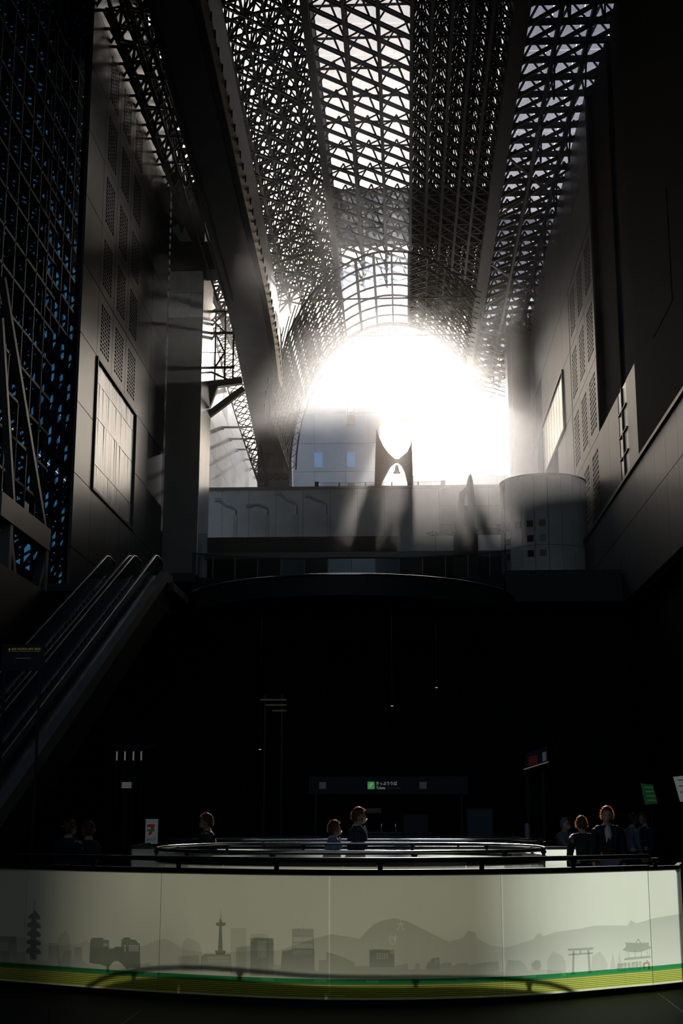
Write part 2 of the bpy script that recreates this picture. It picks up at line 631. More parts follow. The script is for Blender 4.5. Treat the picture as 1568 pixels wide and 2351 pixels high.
def lattice_bay(xs, y0, y1, dense, w=.1):
    b = MB()
    ny = int((y1 - y0) / DY)
    for k in range(len(xs) - 1):
        xa, xb = xs[k], xs[k + 1]
        xm = (xa + xb) / 2
        for j in range(ny):
            ya, yb = y0 + j * DY, y0 + (j + 1) * DY
            ym = (ya + yb) / 2
            # paired diagonals in the lower layer
            b.bar((xa, ya, ZB), (xb, yb, ZB), w * 1.1)
            b.bar((xa, ya + .42, ZB + .1), (xb, yb + .42, ZB + .1), w * .9)
            # webs to the upper layer
            if dense or j % 2:
                b.bar((xa, ya, ZB), (xm, ym, ZT), w * .8)
                b.bar((xb, yb, ZB), (xm, ym, ZT), w * .8)
            if j % 2 == 0:
                b.bar((xa, ya, ZT), (xb, ya, ZT), w)
            if j % 2:
                b.bar((xa, yb, ZB), (xb, ya, ZB), w * .7)
            if dense:
                b.bar((xa, ya, ZB), (xb, ya, ZB), w)
                b.bar((xa, ya, ZB + .9), (xb, yb, ZB + .9), w)
                b.bar((xb, ya, ZB), (xm, ym, ZT), w)
                b.bar((xa, yb, ZB), (xm, ym, ZT), w)
                b.bar((xm, ya, ZT), (xm, yb, ZB), w)
                b.bar((xa, yb, ZT), (xb, ya, ZT), w)
                b.bar((xa, ya, ZB), (xa, ym, ZT), w)
    return b


xs_clear = [-4.4, -2.7, -1.0, .7]
xs_dense = [.7, 1.7, 2.7, 3.7, 4.7, 5.7]
xs_right = [6.4, 8.0, 9.6, 11.2]
lattice_bay(xs_clear, Y0, Y1, False).build('clear_bay_lattice', M['steel'], roof, kind='stuff')
lattice_bay(xs_dense, Y0, 104, True, .075).build('dense_bay_lattice', M['steel'], roof, kind='stuff')
for x in xs_clear + xs_dense[1:]:
    MB().bar((x, Y0 - 1, ZB), (x, 104 if x > .7 else Y1, ZB), .16, .22).bar((x, Y0 - 1, ZT), (x, 104 if x > .7 else Y1, ZT), .16, .16).build('chord', M['steel'], roof)
# the deep girders that part the bays
for x, w, ye in ((-4.55, .35, 99), (6.05, .8, 119)):
    MB().box(x - w / 2, x + w / 2, Y0 - 1, ye, ZB - .3, ZT + .2).build('girder', M['steel'], roof)
# right bay: purlins, slanting struts, glazing
n = 0
y = Y0
while y < 119:
    for x0, x1 in zip(xs_right[:-1], xs_right[1:]):
        pass
    MB().bar((6.4, y, ZB + .2), (11.3, y, ZB + .2), .22, .3).build('purlin', M['steel'], roof)
    y += 1.75
b = MB()
y = Y0
k = 0
while y < 118:
    for x0, x1 in zip(xs_right[:-1], xs_right[1:]):
        b.bar((x0, y + 1.75, ZB), (x1, y, ZB), .15, .2)
        b.bar((x1, y, ZB), ((x0 + x1) / 2, y + .9, ZT), .1)
        b.bar((x0, y, ZB), ((x0 + x1) / 2, y + .9, ZT), .1)
        if k % 4 == 0:
            b.bar((x1, y, ZB - .1), (x1, y + 1.2, ZB - 2.4), .09)
            b.bar((x1, y + 2.4, ZB - .1), (x1, y + 1.2, ZB - 2.4), .09)
    y += 1.75
    k += 1
b.build('right_bay_lattice', M['steel'], roof, kind='stuff')
for x in xs_right[1:]:
    MB().bar((x, Y0, ZB), (x, 119, ZB), .2, .3).build('chord', M['steel'], roof)
# slender cross braces hung below the right bay
for (xa, ya, xb, yb) in ((6.4, 82, 11.2, 74), (6.4, 74, 11.2, 82), (6.4, 98, 11.2, 90), (6.4, 90, 11.2, 98)):
    MB().bar((xa, ya, ZB - .6), (xb, yb, ZB - .6), .12).build('brace', M['steel_pale'], roof)
MB().bar((7.9, 70, ZB - .7), (7.9, 104, ZB - .7), .16, .2).build('service_rail', M['steel_pale'], roof)
# glass panes
pane = None
for xs, ye, gm in ((xs_clear, 94, 'roofglass'), (xs_right, 117, 'greyglass')):
    for x0, x1 in zip(xs[:-1], xs[1:]):
        y = Y0 + 2
        while y < ye:
            me_o = MB().box(0, x1 - x0 - .06, 0, 2.94, 0, .03)
            if pane is None or abs(pane[1] - (x1 - x0)) > .01 or pane[2] != gm:
                o = me_o.build('pane', M[gm], roof)
                pane = (o, x1 - x0, gm)
                o.location = (x0 + .03, y, ZT + .15)
            else:
                copy_part(pane[0], roof, (x0 + .03, y, ZT + .15))
            y += 3.0
# opaque roof strips over the dense bay: every other slot is closed
MB().box(.75, 5.6, 61.5, 104, ZT + .3, ZT + .33).build('glazing_sheet', M['greyglass2'], roof)
MB().box(-16.5, 11.5, 54.5, 61.5, ZT + .35, ZT + .4).build('roof_edge_deck', M['dark'], roof)
# closing deck above the far part of the clear bay (a darker band before the glazed crossing)
MB().box(-4.4, 6, 84, 93, ZT + .35, ZT + .42).build('roof_deck', M['dark'], roof)
MB().box(6.3, 11.3, 88, 104, ZT + .35, ZT + .42).build('roof_deck', M['roofglass'], roof)

# left vault: curved double layer lattice from the girder down to the wall
prof = []
for k in range(11):
    t = k / 10
    a = R(90 + 66 * t)
    prof.append((-4.6 + 9.0 * math.cos(a) * 1.0, 33.2 + 7.4 * math.sin(a)))
prof2 = [(-4.6 + (x + 4.6) * 1.1, 33.2 + (z - 33.2) * 1.2) for x, z in prof]
b = MB()
ny = int((100 - 54) / DY)
for k in range(10):
    (xa, za), (xb, zb) = prof[k], prof[k + 1]
    (xc, zc), (xd, zd) = prof2[k], prof2[k + 1]
    for j in range(ny):
        ya, yb = 54 + j * DY, 54 + (j + 1) * DY
        ym = (ya + yb) / 2
        b.bar((xa, ya, za), (xb, ya, zb), .12)
        b.bar((xc, ya, zc), (xb, yb, zb), .1)
        b.bar((xa, ya, za), (xb, yb, zb), .13) if (j + k) % 2 else b.bar((xb, ya, zb), (xa, yb, za), .13)
        b.bar((xa, ya, za), ((xc + xd) / 2, ym, (zc + zd) / 2), .08)
        b.bar((xb, yb, zb), ((xc + xd) / 2, ym, (zc + zd) / 2), .08)
        b.bar((xc, yb, zc), (xd, ya, zd), .13)
        b.bar((xc, ya, zc), (xc, yb, zc), .12)
        if j % 2 == 0:
            b.bar((xc, ya, zc), (xd, ya, zd), .1)
b.build('vault_lattice', M['steel'], roof, kind='stuff')
for k in range(0, 11):
    MB().bar((prof[k][0], 53, prof[k][1]), (prof[k][0], 100, prof[k][1]), .12, .12).build('chord', M['steel'], roof)
# flat strip of lattice between the left wall and the skywalk
b = MB()
for j in range(26):
    y = 54 + j * 1.2
    b.bar((-13.5, y, 41.2), (-11.6, y + .6, 40.6), .1)
    b.bar((-11.6, y + .6, 40.6), (-13.5, y + 1.2, 41.2), .1)
    b.bar((-12.5, y, 41.6), (-12.5, y + 1, 40.8), .1)
b.bar((-13.4, 54, 41.2), (-13.4, 86, 41.2), .2).bar((-11.6, 54, 40.6), (-11.6, 86, 40.6), .2)
b.build('edge_lattice', M['steel'], roof, kind='stuff')

# barrel vault at the far end with its great open arch
_c = at(905, 1078, Y=100)
VC = (_c.x, _c.z)
VR = 8.0
VH = 11.7 / 8.0
VA, VB = 86.0, 100.0


def vp(a, y, r=VR):
    return Vector((VC[0] + r * math.cos(a), y, VC[1] + (VR * VH + r - VR) * math.sin(a)))


vault = thing('barrel_vault', 'lattice barrel vault ending in the great open arch', 'vault', (VC[0], VB, 21))
vo = Vector((VC[0], VB, 21))
b = MB()
NA, NY = 40, 14
for i in range(10, NA):
    a0, a1 = math.pi * i / NA, math.pi * (i + 1) / NA
    xm = VC[0] + VR * math.cos((a0 + a1) / 2)
    glazed = -4.3 < xm < .8 and math.sin((a0 + a1) / 2) > .7
    if glazed:
        continue
    for j in range(NY):
        y0, y1 = VA + (VB - VA) * j / NY, VA + (VB - VA) * (j + 1) / NY
        b.bar(vp(a0, y0) - vo, vp(a1, y1) - vo, .085)
        b.bar(vp(a1, y0) - vo, vp(a0, y1) - vo, .085)
        b.bar(vp(a0, y0) - vo, vp(a1, y0) - vo, .07)
        b.bar(vp(a0, y0, VR + .5) - vo, vp(a1, y1, VR + .5) - vo, .07)
b.build('shell_lattice', M['steel'], vault, kind='stuff')
for i in range(10, NA + 1, 2):
    a = math.pi * i / NA
    MB().bar(vp(a, VA) - vo, vp(a, VB) - vo, .09).build('purlin', M['steel'], vault)
for j in range(0, NY + 1, 2):
    y = VA + (VB - VA) * j / NY
    MB().tube([vp(math.pi * i / NA, y) - vo for i in range(10, NA + 1)], .08 if j != NY else .16, 6).build('arch_rib', M['steel'], vault)
MB().tube([vp(math.pi * i / NA, VB - .3, VR - .55) - vo for i in range(10, NA + 1)], .07, 6).build('inner_arch_rib', M['steel_pale'], vault)
b = MB()
for i in range(10, NA):
    a0, a1, am = math.pi * i / NA, math.pi * (i + 1) / NA, math.pi * (i + .5) / NA
    b.bar(vp(a0, VB) - vo, vp(am, VB - .3, VR - .55) - vo, .04)
    b.bar(vp(a1, VB) - vo, vp(am, VB - .3, VR - .55) - vo, .04)
b.build('arch_lacing', M['steel_pale'], vault, kind='stuff')
for z, y in ((38.6, 87.5), (37.9, 93)):
    MB().bar(Vector((VC[0] - 6.3, y, z - 2.6)) - vo, Vector((VC[0] + 5.2, y, z - 2.6)) - vo, .1).build('tie_beam', M['steel'], vault)
for x in (-4.2, -3.0, -1.8, -.6, .55):
    a0 = math.acos((x - VC[0]) / VR)
    MB().bar(vp(a0, VA) - vo, vp(a0, VB) - vo, .12).build('glazing_bar', M['steel'], vault)
# glazed crown panes
for k, x in enumerate((-4.2, -3.0, -1.8, -.6)):
    a0 = math.acos((x - VC[0]) / VR)
    a1 = math.acos((x + 1.16 - VC[0]) / VR)
    for j in range(4):
        y0, y1 = VA + 1 + j * 3.2, VA + 1 + (j + 1) * 3.2 - .05
        q = [vp(a0, y0, VR + .1), vp(a1, y0, VR + .1), vp(a1, y1, VR + .1), vp(a0, y1, VR + .1)]
        MB().prism([v - vo for v in q], (0, 0, .03)).build('pane', M['roofglass'], vault)
# flared edge bracing right of the arch
b = MB()
for j in range(16):
    y = 100 + j * 1.2
    for k in range(4):
        x = 6.2 + k * 1.25
        b.bar((x - vo.x, y - vo.y, 38.6 - vo.z), (x + 1.25 - vo.x, y + 1.2 - vo.y, 38.6 - vo.z), .09)
        b.bar((x + 1.25 - vo.x, y - vo.y, 38.6 - vo.z), (x - vo.x, y + 1.2 - vo.y, 39.8 - vo.z), .09)
        b.bar((x - vo.x, y - vo.y, 38.6 - vo.z), (x - vo.x, y + .6 - vo.y, 40 - vo.z), .08)
b.build('edge_bracing', M['steel'], vault, kind='stuff')

# ------------------------------------------------------------------ skywalk under the roof
SW = [(-8.3, -5.9, 20), (-8.75, -6.6, 36), (-9.0, -6.89, 43), (-9.48, -7.19, 58.8), (-9.96, -7.42, 72.8), (-10.28, -7.66, 79.5), (-11.0, -8.4, 93), (-11.64, -9.08, 105.5)]
skyw = thing('skywalk', 'long enclosed skywalk bridge running under the roof', 'bridge', (-9, 20, 30))
so = Vector((-9, 20, 30))
under, side, rail_p, left_p = MB(), MB(), MB(), MB()
for (l0, r0, ya), (l1, r1, yb) in zip(SW[:-1], SW[1:]):
    o = so
    MB().prism([Vector((l0, ya, 30)) - o, Vector((r0 - .5, ya, 30)) - o, Vector((r1 - .5, yb, 30)) - o, Vector((l1, yb, 30)) - o], (0, 0, .35)).build('soffit', M['stone_mid'], skyw)
    MB().prism([Vector((r0 - .48, ya, 30.06)) - o, Vector((r0 - .2, ya, 30.06)) - o, Vector((r1 - .2, yb, 30.06)) - o, Vector((r1 - .48, yb, 30.06)) - o], (0, 0, .4)).build('edge_beam', M['stone_dark'], skyw)
    MB().prism([Vector((r0 - .2, ya, 30.2)) - o, Vector((r0, ya, 30.5)) - o, Vector((r0, ya, 32.8)) - o, Vector((r0 - .2, ya, 32.8)) - o], Vector((r1 - r0, yb - ya, 0))).build('side_cladding', M['satin'], skyw)
    MB().prism([Vector((l0, ya, 30.35)) - o, Vector((l0 + .2, ya, 30.35)) - o, Vector((l0 + .2, ya, 33)) - o, Vector((l0, ya, 33)) - o], Vector((l1 - l0, yb - ya, 0))).build('side_wall', M['stone_dark'], skyw)
    MB().prism([Vector((l0, ya, 32.8)) - o, Vector((r0, ya, 32.8)) - o, Vector((r1, yb, 32.8)) - o, Vector((l1, yb, 32.8)) - o], (0, 0, .2)).build('roof_slab', M['stone_dark'], skyw)
for i in range(44):
    y = 40 + i * 1.2
    rx = np.interp(y, [s[2] for s in SW], [s[1] for s in SW])
    MB().box(rx - .02 + 9, rx + .05 + 9, y - 20, y - 20 + .1, .3, .62).build('clip', M['black'], skyw)
for x in (-.35, .1, .5):
    MB().bar((x - .2, 16, -.04), (x - 1.0, 52, -.04), .1, .08).build('soffit_joint', M['stone_dark'], skyw)

tw = thing('bridge_tower', 'narrow tower closing the far end of the skywalk', 'tower', (-10.4, 106, 21))
MB().box(-1.25, 1.3, -.6, 1.2, 0, 9.4).build('shaft', M['stone_mid'], tw)
for k in range(4):
    b = MB()
    b.lathe([(.08, 0), (.3, 0), (.3, .12), (.22, .12)], (0, 0, 0), 16)
    o = b.build('porthole', M['stone_dark'], tw)
    o.rotation_euler = (R(90), 0, 0)
    o.location = (-.95 + k * .63, -.61, 7.0)
for k in range(3):
    MB().box(-1.25 + k * .86, -1.25 + k * .86 + .84, -.66, -.58, 7.75, 8.98).build('tile', M['stone_r'], tw)
MB().prism([(1.3, -.4, 0), (1.75, -.4, 0), (1.45, -.4, 9), (1.3, -.4, 9)], (0, 1.6, 0)).build('side_fin', M['white'], tw)

br = thing('cross_bridge', 'dark beam bridge between left wall and skywalk', 'bridge', (-11.8, 74, 32.6))
MB().box(-1.6, 1.9, -.2, 1.5, 0, 1.75).build('beam', M['stone_dark'], br)
MB().prism([(-1.6, -.3, 2.6), (-1.1, -.3, 1.75), (-.4, -.3, 1.75), (-1.0, -.3, 3.0)], (0, .3, 0)).build('gusset', M['pale_wall'], br)
MB().prism([(-1.65, -.45, 4.4), (-1.3, -.45, 6.6), (-.35, -.45, 4.2), (-1.0, -.45, 2.2)], (0, .15, 0)).build('diamond_panel', M['stone_dark'], br)

bs = thing('truss_platform', 'steel truss platform bracketed from the pier under the skywalk', 'platform', (-11.4, 80, 28))
for z in (0, -.9, 2.2, 3.6):
    MB().bar((-.6, -2, z), (1.3, -2, z), .14).build('beam', M['steel'], bs)
for x in (-.5, .1, .7, 1.2):
    MB().bar((x, -2, -.9), (x, -2, 3.6), .1).build('post', M['steel'], bs)
for (a, c) in (((-.6, 2.2), (.7, 3.6)), ((.7, 2.2), (-.6, 3.6)), ((-.5, -.1), (1.2, -.9)), ((-.6, 1), (.1, 2.2)), ((.7, .9), (.1, 2.2)), ((.1, 0), (.7, 1))):
    MB().bar((a[0], -2, a[1]), (c[0], -2, c[1]), .1).build('diagonal', M['steel'], bs)
MB().bar((-.7, -2.1, -3.4), (1.9, -2.1, -1.4), .36).build('strut', M['black'], bs)
MB().bar((-.6, -2.1, -3.4), (.2, -2.1, -1.1), .36).build('strut', M['black'], bs)
MB().bar((-.6, -2.1, -1.2), (1.8, -2.1, -.9), .4).build('strut', M['black'], bs)
for x in (-.5, 0, .5):
    MB().bar((x, -1.9, 0), (x, -1.9, 1.0), .04).build('baluster', M['steel_pale'], bs)
MB().bar((-.6, -1.9, 1.0), (.6, -1.9, 1.0), .05).build('handrail', M['steel_pale'], bs)

# half arch lattice behind, springing down beside the tower
ha = thing('half_arch', 'curved steel lattice rib falling beside the skywalk tower', 'lattice', (-11.5, 103, 21))
b = MB()
pts1, pts2 = [], []
for k in range(15):
    t = k / 14
    x = -2.3 + 3.1 * t ** 1.3
    z = 18.8 - 14 * t
    pts1.append(Vector((x - .2 - 1.1 * (1 - t), 0, z)))
    pts2.append(Vector((x + .9 * (1 - t) ** .5, 0, z + .6)))
for k in range(14):
    for dy in (0, 1.5):
        d = Vector((0, dy, 0))
        b.bar(pts1[k] + d, pts1[k + 1] + d, .12).bar(pts2[k] + d, pts2[k + 1] + d, .12)
        b.bar(pts1[k] + d, pts2[k + 1] + d, .08).bar(pts2[k] + d, pts1[k + 1] + d, .08)
        b.bar(pts1[k] + d, pts2[k] + d, .08)
    b.bar(pts1[k], pts1[k] + Vector((0, 1.5, 0)), .08)
b.build('rib_lattice', M['steel'], ha, kind='stuff')

# ------------------------------------------------------------------ left glass facade with space frame
fac = struct('wall_facade', label='dark blue glass facade behind a steel space frame')
NZ = 21
b = MB()
FX0, FX1 = -15.75, -14.35
for j in range(16):
    for k in range(NZ):
        y0, y1 = 40 + j * 1.45, 40 + (j + 1) * 1.45
        z0, z1 = 11.5 + k * 1.45, 11.5 + (k + 1) * 1.45
        if y0 > 51.5 and False:
            continue
        ym, zm = (y0 + y1) / 2, (z0 + z1) / 2
        fx = FX1 if y1 < 52 else -14.9
        b.bar((FX0, y0, z0), (FX0, y0, z1), .12)
        b.bar((FX0, y0, z0), (FX0, y1, z0), .12)
        b.bar((FX0, y0, z0), (fx, ym, zm), .11)
        b.bar((FX0, y1, z1), (fx, ym, zm), .11)
        b.bar((FX0, y1, z0), (fx, ym, zm), .11)
        b.bar((FX0, y0, z1), (fx, ym, zm), .11)
        if y1 < 62:
            b.bar((fx, ym, zm), (fx, ym + 1.45, zm), .11)
        b.bar((fx, ym, zm), (fx, ym, zm + 1.45), .11)
        if (j + k) % 2:
            b.bar((FX0, y0, z0), (FX0, y1, z1), .11)
b.build('space_frame', M['steel'], fac, kind='stuff')
gp = None
for j in range(8):
    for k in range(11):
        y0, z0 = 40 + j * 2.9, 11.5 + k * 2.8
        if gp is None:
            gp = MB().box(-16.05, -16.0, 0, 2.84, 0, 2.74).build('pane', M['blueglass'], fac)
            gp.location = (0, y0, z0)
        else:
            copy_part(gp, fac, (0, y0, z0))
MB().box(-16.3, -15.6, 63.2, 63.7, 9, 42.3).build('end_mullion', M['black'], fac)
slit = struct('window_3', label='tall narrow window slot beside the stone wall')
for k in range(12):
    z = 11.6 + k * 2.3
    q = [Vector((-13.72, 54.0, z)), Vector((-15.5, 63.1, z)), Vector((-15.5, 63.1, z + 2.22)), Vector((-13.72, 54.0, z + 2.22))]
    MB().prism(q, (.02, 0, 0)).build('pane', M['clear'], slit)
    MB().bar((-13.72, 54.0, z - .04), (-15.5, 63.1, z - .04), .06, .07).build('glazing_bar', M['black'], slit)

# braced steel frame at the left edge
bf = thing('braced_frame', 'cross braced steel frame standing before the glass facade', 'frame', (-14.0, 48.8, 0))
for (y0, y1) in ((-2.4, 2.5),):
    for yy in (y0, y1):
        MB().box(-.18, .18, yy - .18, yy + .18, 0, 12.4).build('post', M['steel_pale'], bf)
    MB().box(-.22, .22, y0 - 1.5, y1 + .2, 11.6, 12.45).build('beam', M['steel_pale'], bf)
    MB().bar((0, y0, 11.4), (0, y1, 3.0), .3).build('brace', M['steel_pale'], bf)
    MB().bar((0, y1, 11.4), (0, y0, 3.0), .3).build('brace', M['steel_pale'], bf)
MB().bar((0, 2.4, 12.4), (0, -4.6, 20), .24).build('upper_brace', M['steel_pale'], bf)
MB().bar((0, -2.0, 12.4), (0, -4.6, 18.5), .24).build('upper_brace', M['steel_pale'], bf)
MB().box(-.15, .15, -.9, -.3, 12.5, 12.8).build('lamp_box', M['black'], bf)

# ------------------------------------------------------------------ escalators
def escalator(label, xc, group=None):
    e = thing('escalator', label, 'escalator', (xc, 27.2, 0), 0, group)
    L, H = 22.8, 10.15                       # run and rise
    s = H / L
    hw = .42
    # treads
    nst = 46
    b = MB()
    for k in range(nst):
        y0 = .4 + (L - .4) * k / nst
        b.box(-.36, .36, y0, y0 + .5, s * y0 - .15, s * y0 + .2)
    b.build('steps', M['black'], e, kind='stuff')
    for sx in (-1, 1):
        x = sx * hw
        path = [(x, -1.0, .55), (x, -1.15, .75), (x, -1.0, .95), (x, .2, .95)]
        path += [(x, .8 + (L - .8) * k / 12, .95 + s * (.8 + (L - .8) * k / 12)) for k in range(13)]
        path += [(x, L + .5, H + 1.02), (x, L + 1.3, H + .98), (x, L + 1.55, H + .75), (x, L + 1.3, H + .5)]
        MB().tube(path, .045, 8).build('handrail', M['rubber'], e, smooth=True)
        q = [(x - .01, 0, .1), (x - .01, L, H + .1), (x - .01, L + 1.2, H + .1), (x - .01, L + 1.2, H + .92), (x - .01, L, H + .92), (x - .01, 0, .9)]
        MB().prism(q, (.02, 0, 0)).build('balustrade', M['railglass'], e)
        q = [(x + sx * .02 - .05, 0, .04), (x + sx * .02 - .05, L, H + .12), (x + sx * .02 - .05, L + 1.2, H + .12), (x + sx * .02 - .05, L + 1.2, H + .2), (x + sx * .02 - .05, L, H + .2), (x + sx * .02 - .05, 0, .14)]
        MB().prism(q, (.1, 0, 0)).build('skirt_deck', M['chrome'], e)
    q = [(-.5, 0, -.0), (-.5, L, H - .1), (-.5, L + 1.2, H - .1), (-.5, L + 1.2, H - 1.0), (-.5, L, H - 1.0), (-.5, 1.9, -.0)]
    MB().prism(q, (1.0, 0, 0)).build('truss_casing', M['black'], e)
    return e


escalator('dark escalator climbing next to the stone wall, nearest the glass facade', -10.79)
escalator('dark escalator with a bright steel flank, on the side of the open hall', -9.77)
fl = thing('escalator_flank', 'sloping brushed steel cladding along the outer escalator', 'cladding', (-9.15, 27.2, 0))
MB().prism([(0, 0, .0), (0, 22.8, 10.1), (0, 24, 10.1), (0, 24, 10.5), (0, 22.8, 10.5), (0, 0, .45)], (.28, 0, 0)).build('upper_band', M['stone_mid'], fl)
MB().prism([(.02, .1, .0), (.02, 22.8, 10.05), (.02, 24, 10.05), (.02, 24, 9.0), (.02, 22.8, 9.0), (.02, 2.5, .0)], (.22, 0, 0)).build('lower_band', M['dark'], fl)

# ------------------------------------------------------------------ round drum balcony and curved balcony behind it
DC, DR = (-2.4, 59.4), 7.2
dr = thing('drum_balcony', 'round projecting balcony with a thin lit edge', 'balcony', (DC[0], DC[1], 9.9))


def arc_wall(r, z0, z1, a0, a1, n, t):
    b = MB()
    for k in range(n):
        u, v = a0 + (a1 - a0) * k / n, a0 + (a1 - a0) * (k + 1) / n
        q = [(r * math.cos(u), r * math.sin(u), z0), (r * math.cos(v), r * math.sin(v), z0), ((r - t) * math.cos(v), (r - t) * math.sin(v), z0), ((r - t) * math.cos(u), (r - t) * math.sin(u), z0)]
        b.prism(q, (0, 0, z1 - z0))
    return b


arc_wall(DR, 0, .78, R(180), R(360), 48, .25).build('fascia', M['stone_dark'], dr)
MB().tube([((DR + .02) * math.cos(R(180 + 3.75 * k)), (DR + .02) * math.sin(R(180 + 3.75 * k)), .82) for k in range(49)], .045, 8).build('lit_edge', M['chrome'], dr, smooth=True)
MB().add([(DR * .97 * math.cos(R(180 + 7.5 * k)), DR * .97 * math.sin(R(180 + 7.5 * k)), .05) for k in range(25)], [tuple(range(25))]).build('soffit', M['dark'], dr)
MB().prism([(DR * .97 * math.cos(R(180 + 7.5 * k)), DR * .97 * math.sin(R(180 + 7.5 * k)), .45) for k in range(25)], (0, 0, .1)).build('floor_slab', M['dark'], dr)
for (x, y) in ((-4.5, -2), (-1.6, -4.5), (1.5, -4.5), (4.4, -2)):
    MB().lathe([(.35, -9.9), (.35, .05)], (x, y, 0), 16).build('column', M['dark'], dr)

cb = thing('curved_balcony', 'concave balcony with a glass balustrade above the drum', 'balcony', (-2.4, 62, 12.1))
CR = 12.0
cy = CR - .2
ang = [R(-90 + a) for a in np.linspace(-37, 37, 15)]
# concave: the middle lies farther from the hall than its ends
cpts = [Vector((CR * math.cos(a), -(CR * math.sin(a)) - cy, 0)) for a in ang]
cpts = [Vector((p.x, -abs(p.y) * .75 + .0, 0)) for p in cpts]
for p0, p1 in zip(cpts[:-1], cpts[1:]):
    MB().prism([p0 + Vector((0, 0, .02)), p1 + Vector((0, 0, .02)), p1 + Vector((0, 0, 1.05)), p0 + Vector((0, 0, 1.05))], (0, .02, 0)).build('glass_panel', M['railglass'], cb)
    MB().prism([p0 + Vector((0, -.02, -1.0)), p1 + Vector((0, -.02, -1.0)), p1, p0], (0, .3, 0)).build('fascia_panel', M['stone_dark'], cb)
MB().tube([p + Vector((0, 0, 1.08)) for p in cpts], .035, 6).build('handrail', M['steel_pale'], cb)
for p in cpts:
    MB().bar(p, p + Vector((0, 0, 1.05)), .035).build('post', M['steel_pale'], cb)
MB().prism([p + Vector((0, .28, -.3)) for p in cpts] + [Vector((7.0, .5, -.3)), Vector((-7.0, .5, -.3))], (0, 0, .25)).build('floor_slab', M['stone_dark'], cb)
MB().box(-11.1, -6.9, -2.6, .4, -.4, .0).build('side_slab', M['stone_dark'], cb)
MB().box(6.9, 12.4, -2.6, .4, -1.4, .0).build('side_slab', M['stone_dark'], cb)

# stepped planter wall on the terrace
pl = thing('planter_wall', 'low stone planter wall with pale panels on the terrace', 'planter', (-2.5, 75, 12.1))
for i in range(8):
    x0 = -8.6 + i * 2.15
    MB().box(x0 + .01, x0 + 2.14, 0, .12, 3.9, 4.78).build('panel', M['pale_wall2'] if i >= 5 else M['stone_dark'], pl)
MB().box(-8.6, 8.6, .12, 2.0, 0, 4.75).build('body', M['dark'], pl)
MB().box(-8.7, 8.7, -.2, .12, 3.5, 3.85).build('ledge', M['black'], pl)
MB().box(-9.6, -8.6, -.1, .1, 3.6, 5.0).build('glass_screen', M['railglass'], pl)

# ------------------------------------------------------------------ things on the terrace and the upper square
for k, x in enumerate((-10.4, -8.42, -6.61, -4.77)):
    l = thing('lamp_post', ['dark lamp post with a bent arm, first from the slab pier', 'dark lamp post with a level arm, second from the slab pier',
                            'dark lamp post with a tall tilted arm, third from the slab pier', 'dark lamp post with a curved arm, last in the row away from the pier'][k],
              'lamp post', (x, 82, 12.1), 0, 'lamp posts along the dark end wall')
    MB().box(-.12, .12, -.12, .12, 6.0, 7.6).build('lit_post', M['white'], l)  # white colour stands in for light falling on this part
    MB().box(-.14, .14, -.14, .14, 0, 6.0).build('base_post', M['stone_dark'], l)
    top = [8.1, 8.15, 8.4, 8.4][k]
    end = [8.6, 8.2, 9.0, 8.8][k]
    MB().tube([(0, 0, 7.6), (0, 0, top - .2), (-.25, 0, top), (-.6, 0, top + .1), (-1.15, 0, end)], .11, 6).build('arm', M['pale_wall2'], l)
    MB().box(-1.3, -.95, -.15, .15, end - .12, end + .1).build('lamp_head', M['pale_wall2'], l)

sc = thing('sculpture', 'tall dark bronze loop sculpture with a pointed top', 'sculpture', (3.3, 73, 16.4))
o_s = at(1068, 1258, Y=73)


def sp(x, y):
    q = at(x, y, Y=73)
    return (q.x - 3.3, -.2, q.z - 16.4)


outer = [sp(*q) for q in ((1058, 1262), (1044, 1205), (1050, 1160), (1054, 1133), (1069, 1121), (1074, 1100), (1080, 1087), (1085, 1105), (1090, 1150), (1090, 1210), (1087, 1262))]
inner = [sp(*q) for q in ((1070, 1235), (1067, 1195), (1066, 1150), (1070, 1132), (1075, 1138), (1074, 1190))]
b = MB()
for seg in ([0, 1, 2, 3, 4], [4, 5, 6, 7, 8], [8, 9, 10]):
    pass
left = [sp(*q) for q in ((1058, 1262), (1044, 1205), (1050, 1160), (1054, 1133), (1069, 1121), (1074, 1100), (1076, 1118), (1069, 1135), (1066, 1150), (1066, 1195), (1071, 1240), (1071, 1262))]
right = [sp(*q) for q in ((1069, 1262), (1072, 1220), (1075, 1160), (1074, 1138), (1071, 1121), (1074, 1100), (1080, 1087), (1085, 1105), (1090, 1150), (1090, 1210), (1087, 1262))]
MB().prism(left, (0, .5, 0)).build('curved_limb', M['bronze'], sc)
MB().prism(right, (0, .42, 0)).build('pointed_limb', M['bronze'], sc)
MB().box(-.55, .75, -.5, .7, -4.3, .05).build('plinth', M['stone_dark'], sc)

ct = thing('round_tower', 'round grey panelled tower with small square windows', 'tower', (7.6, 72.2, 12.1))
TR = 2.32
nseg = 20
for k in range(nseg):
    a0, a1 = 2 * math.pi * k / nseg, 2 * math.pi * (k + 1) / nseg
    for (z0, z1) in ((0, 3.2), (3.22, 6.95)):
        b = MB()
        for h in range(3):
            u, v = a0 + (a1 - a0) * (h / 3) + (.006 if h == 0 else 0), a0 + (a1 - a0) * ((h + 1) / 3) - (.006 if h == 2 else 0)
            b.prism([(TR * math.cos(u), TR * math.sin(u), z0), (TR * math.cos(v), TR * math.sin(v), z0), ((TR - .06) * math.cos(v), (TR - .06) * math.sin(v), z0), ((TR - .06) * math.cos(u), (TR - .06) * math.sin(u), z0)], (0, 0, z1 - z0))
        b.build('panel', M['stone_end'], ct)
MB().lathe([(0, 6.9), (TR - .08, 6.9), (TR - .08, 0)], (0, 0, 0), 40).build('core', M['dark'], ct)
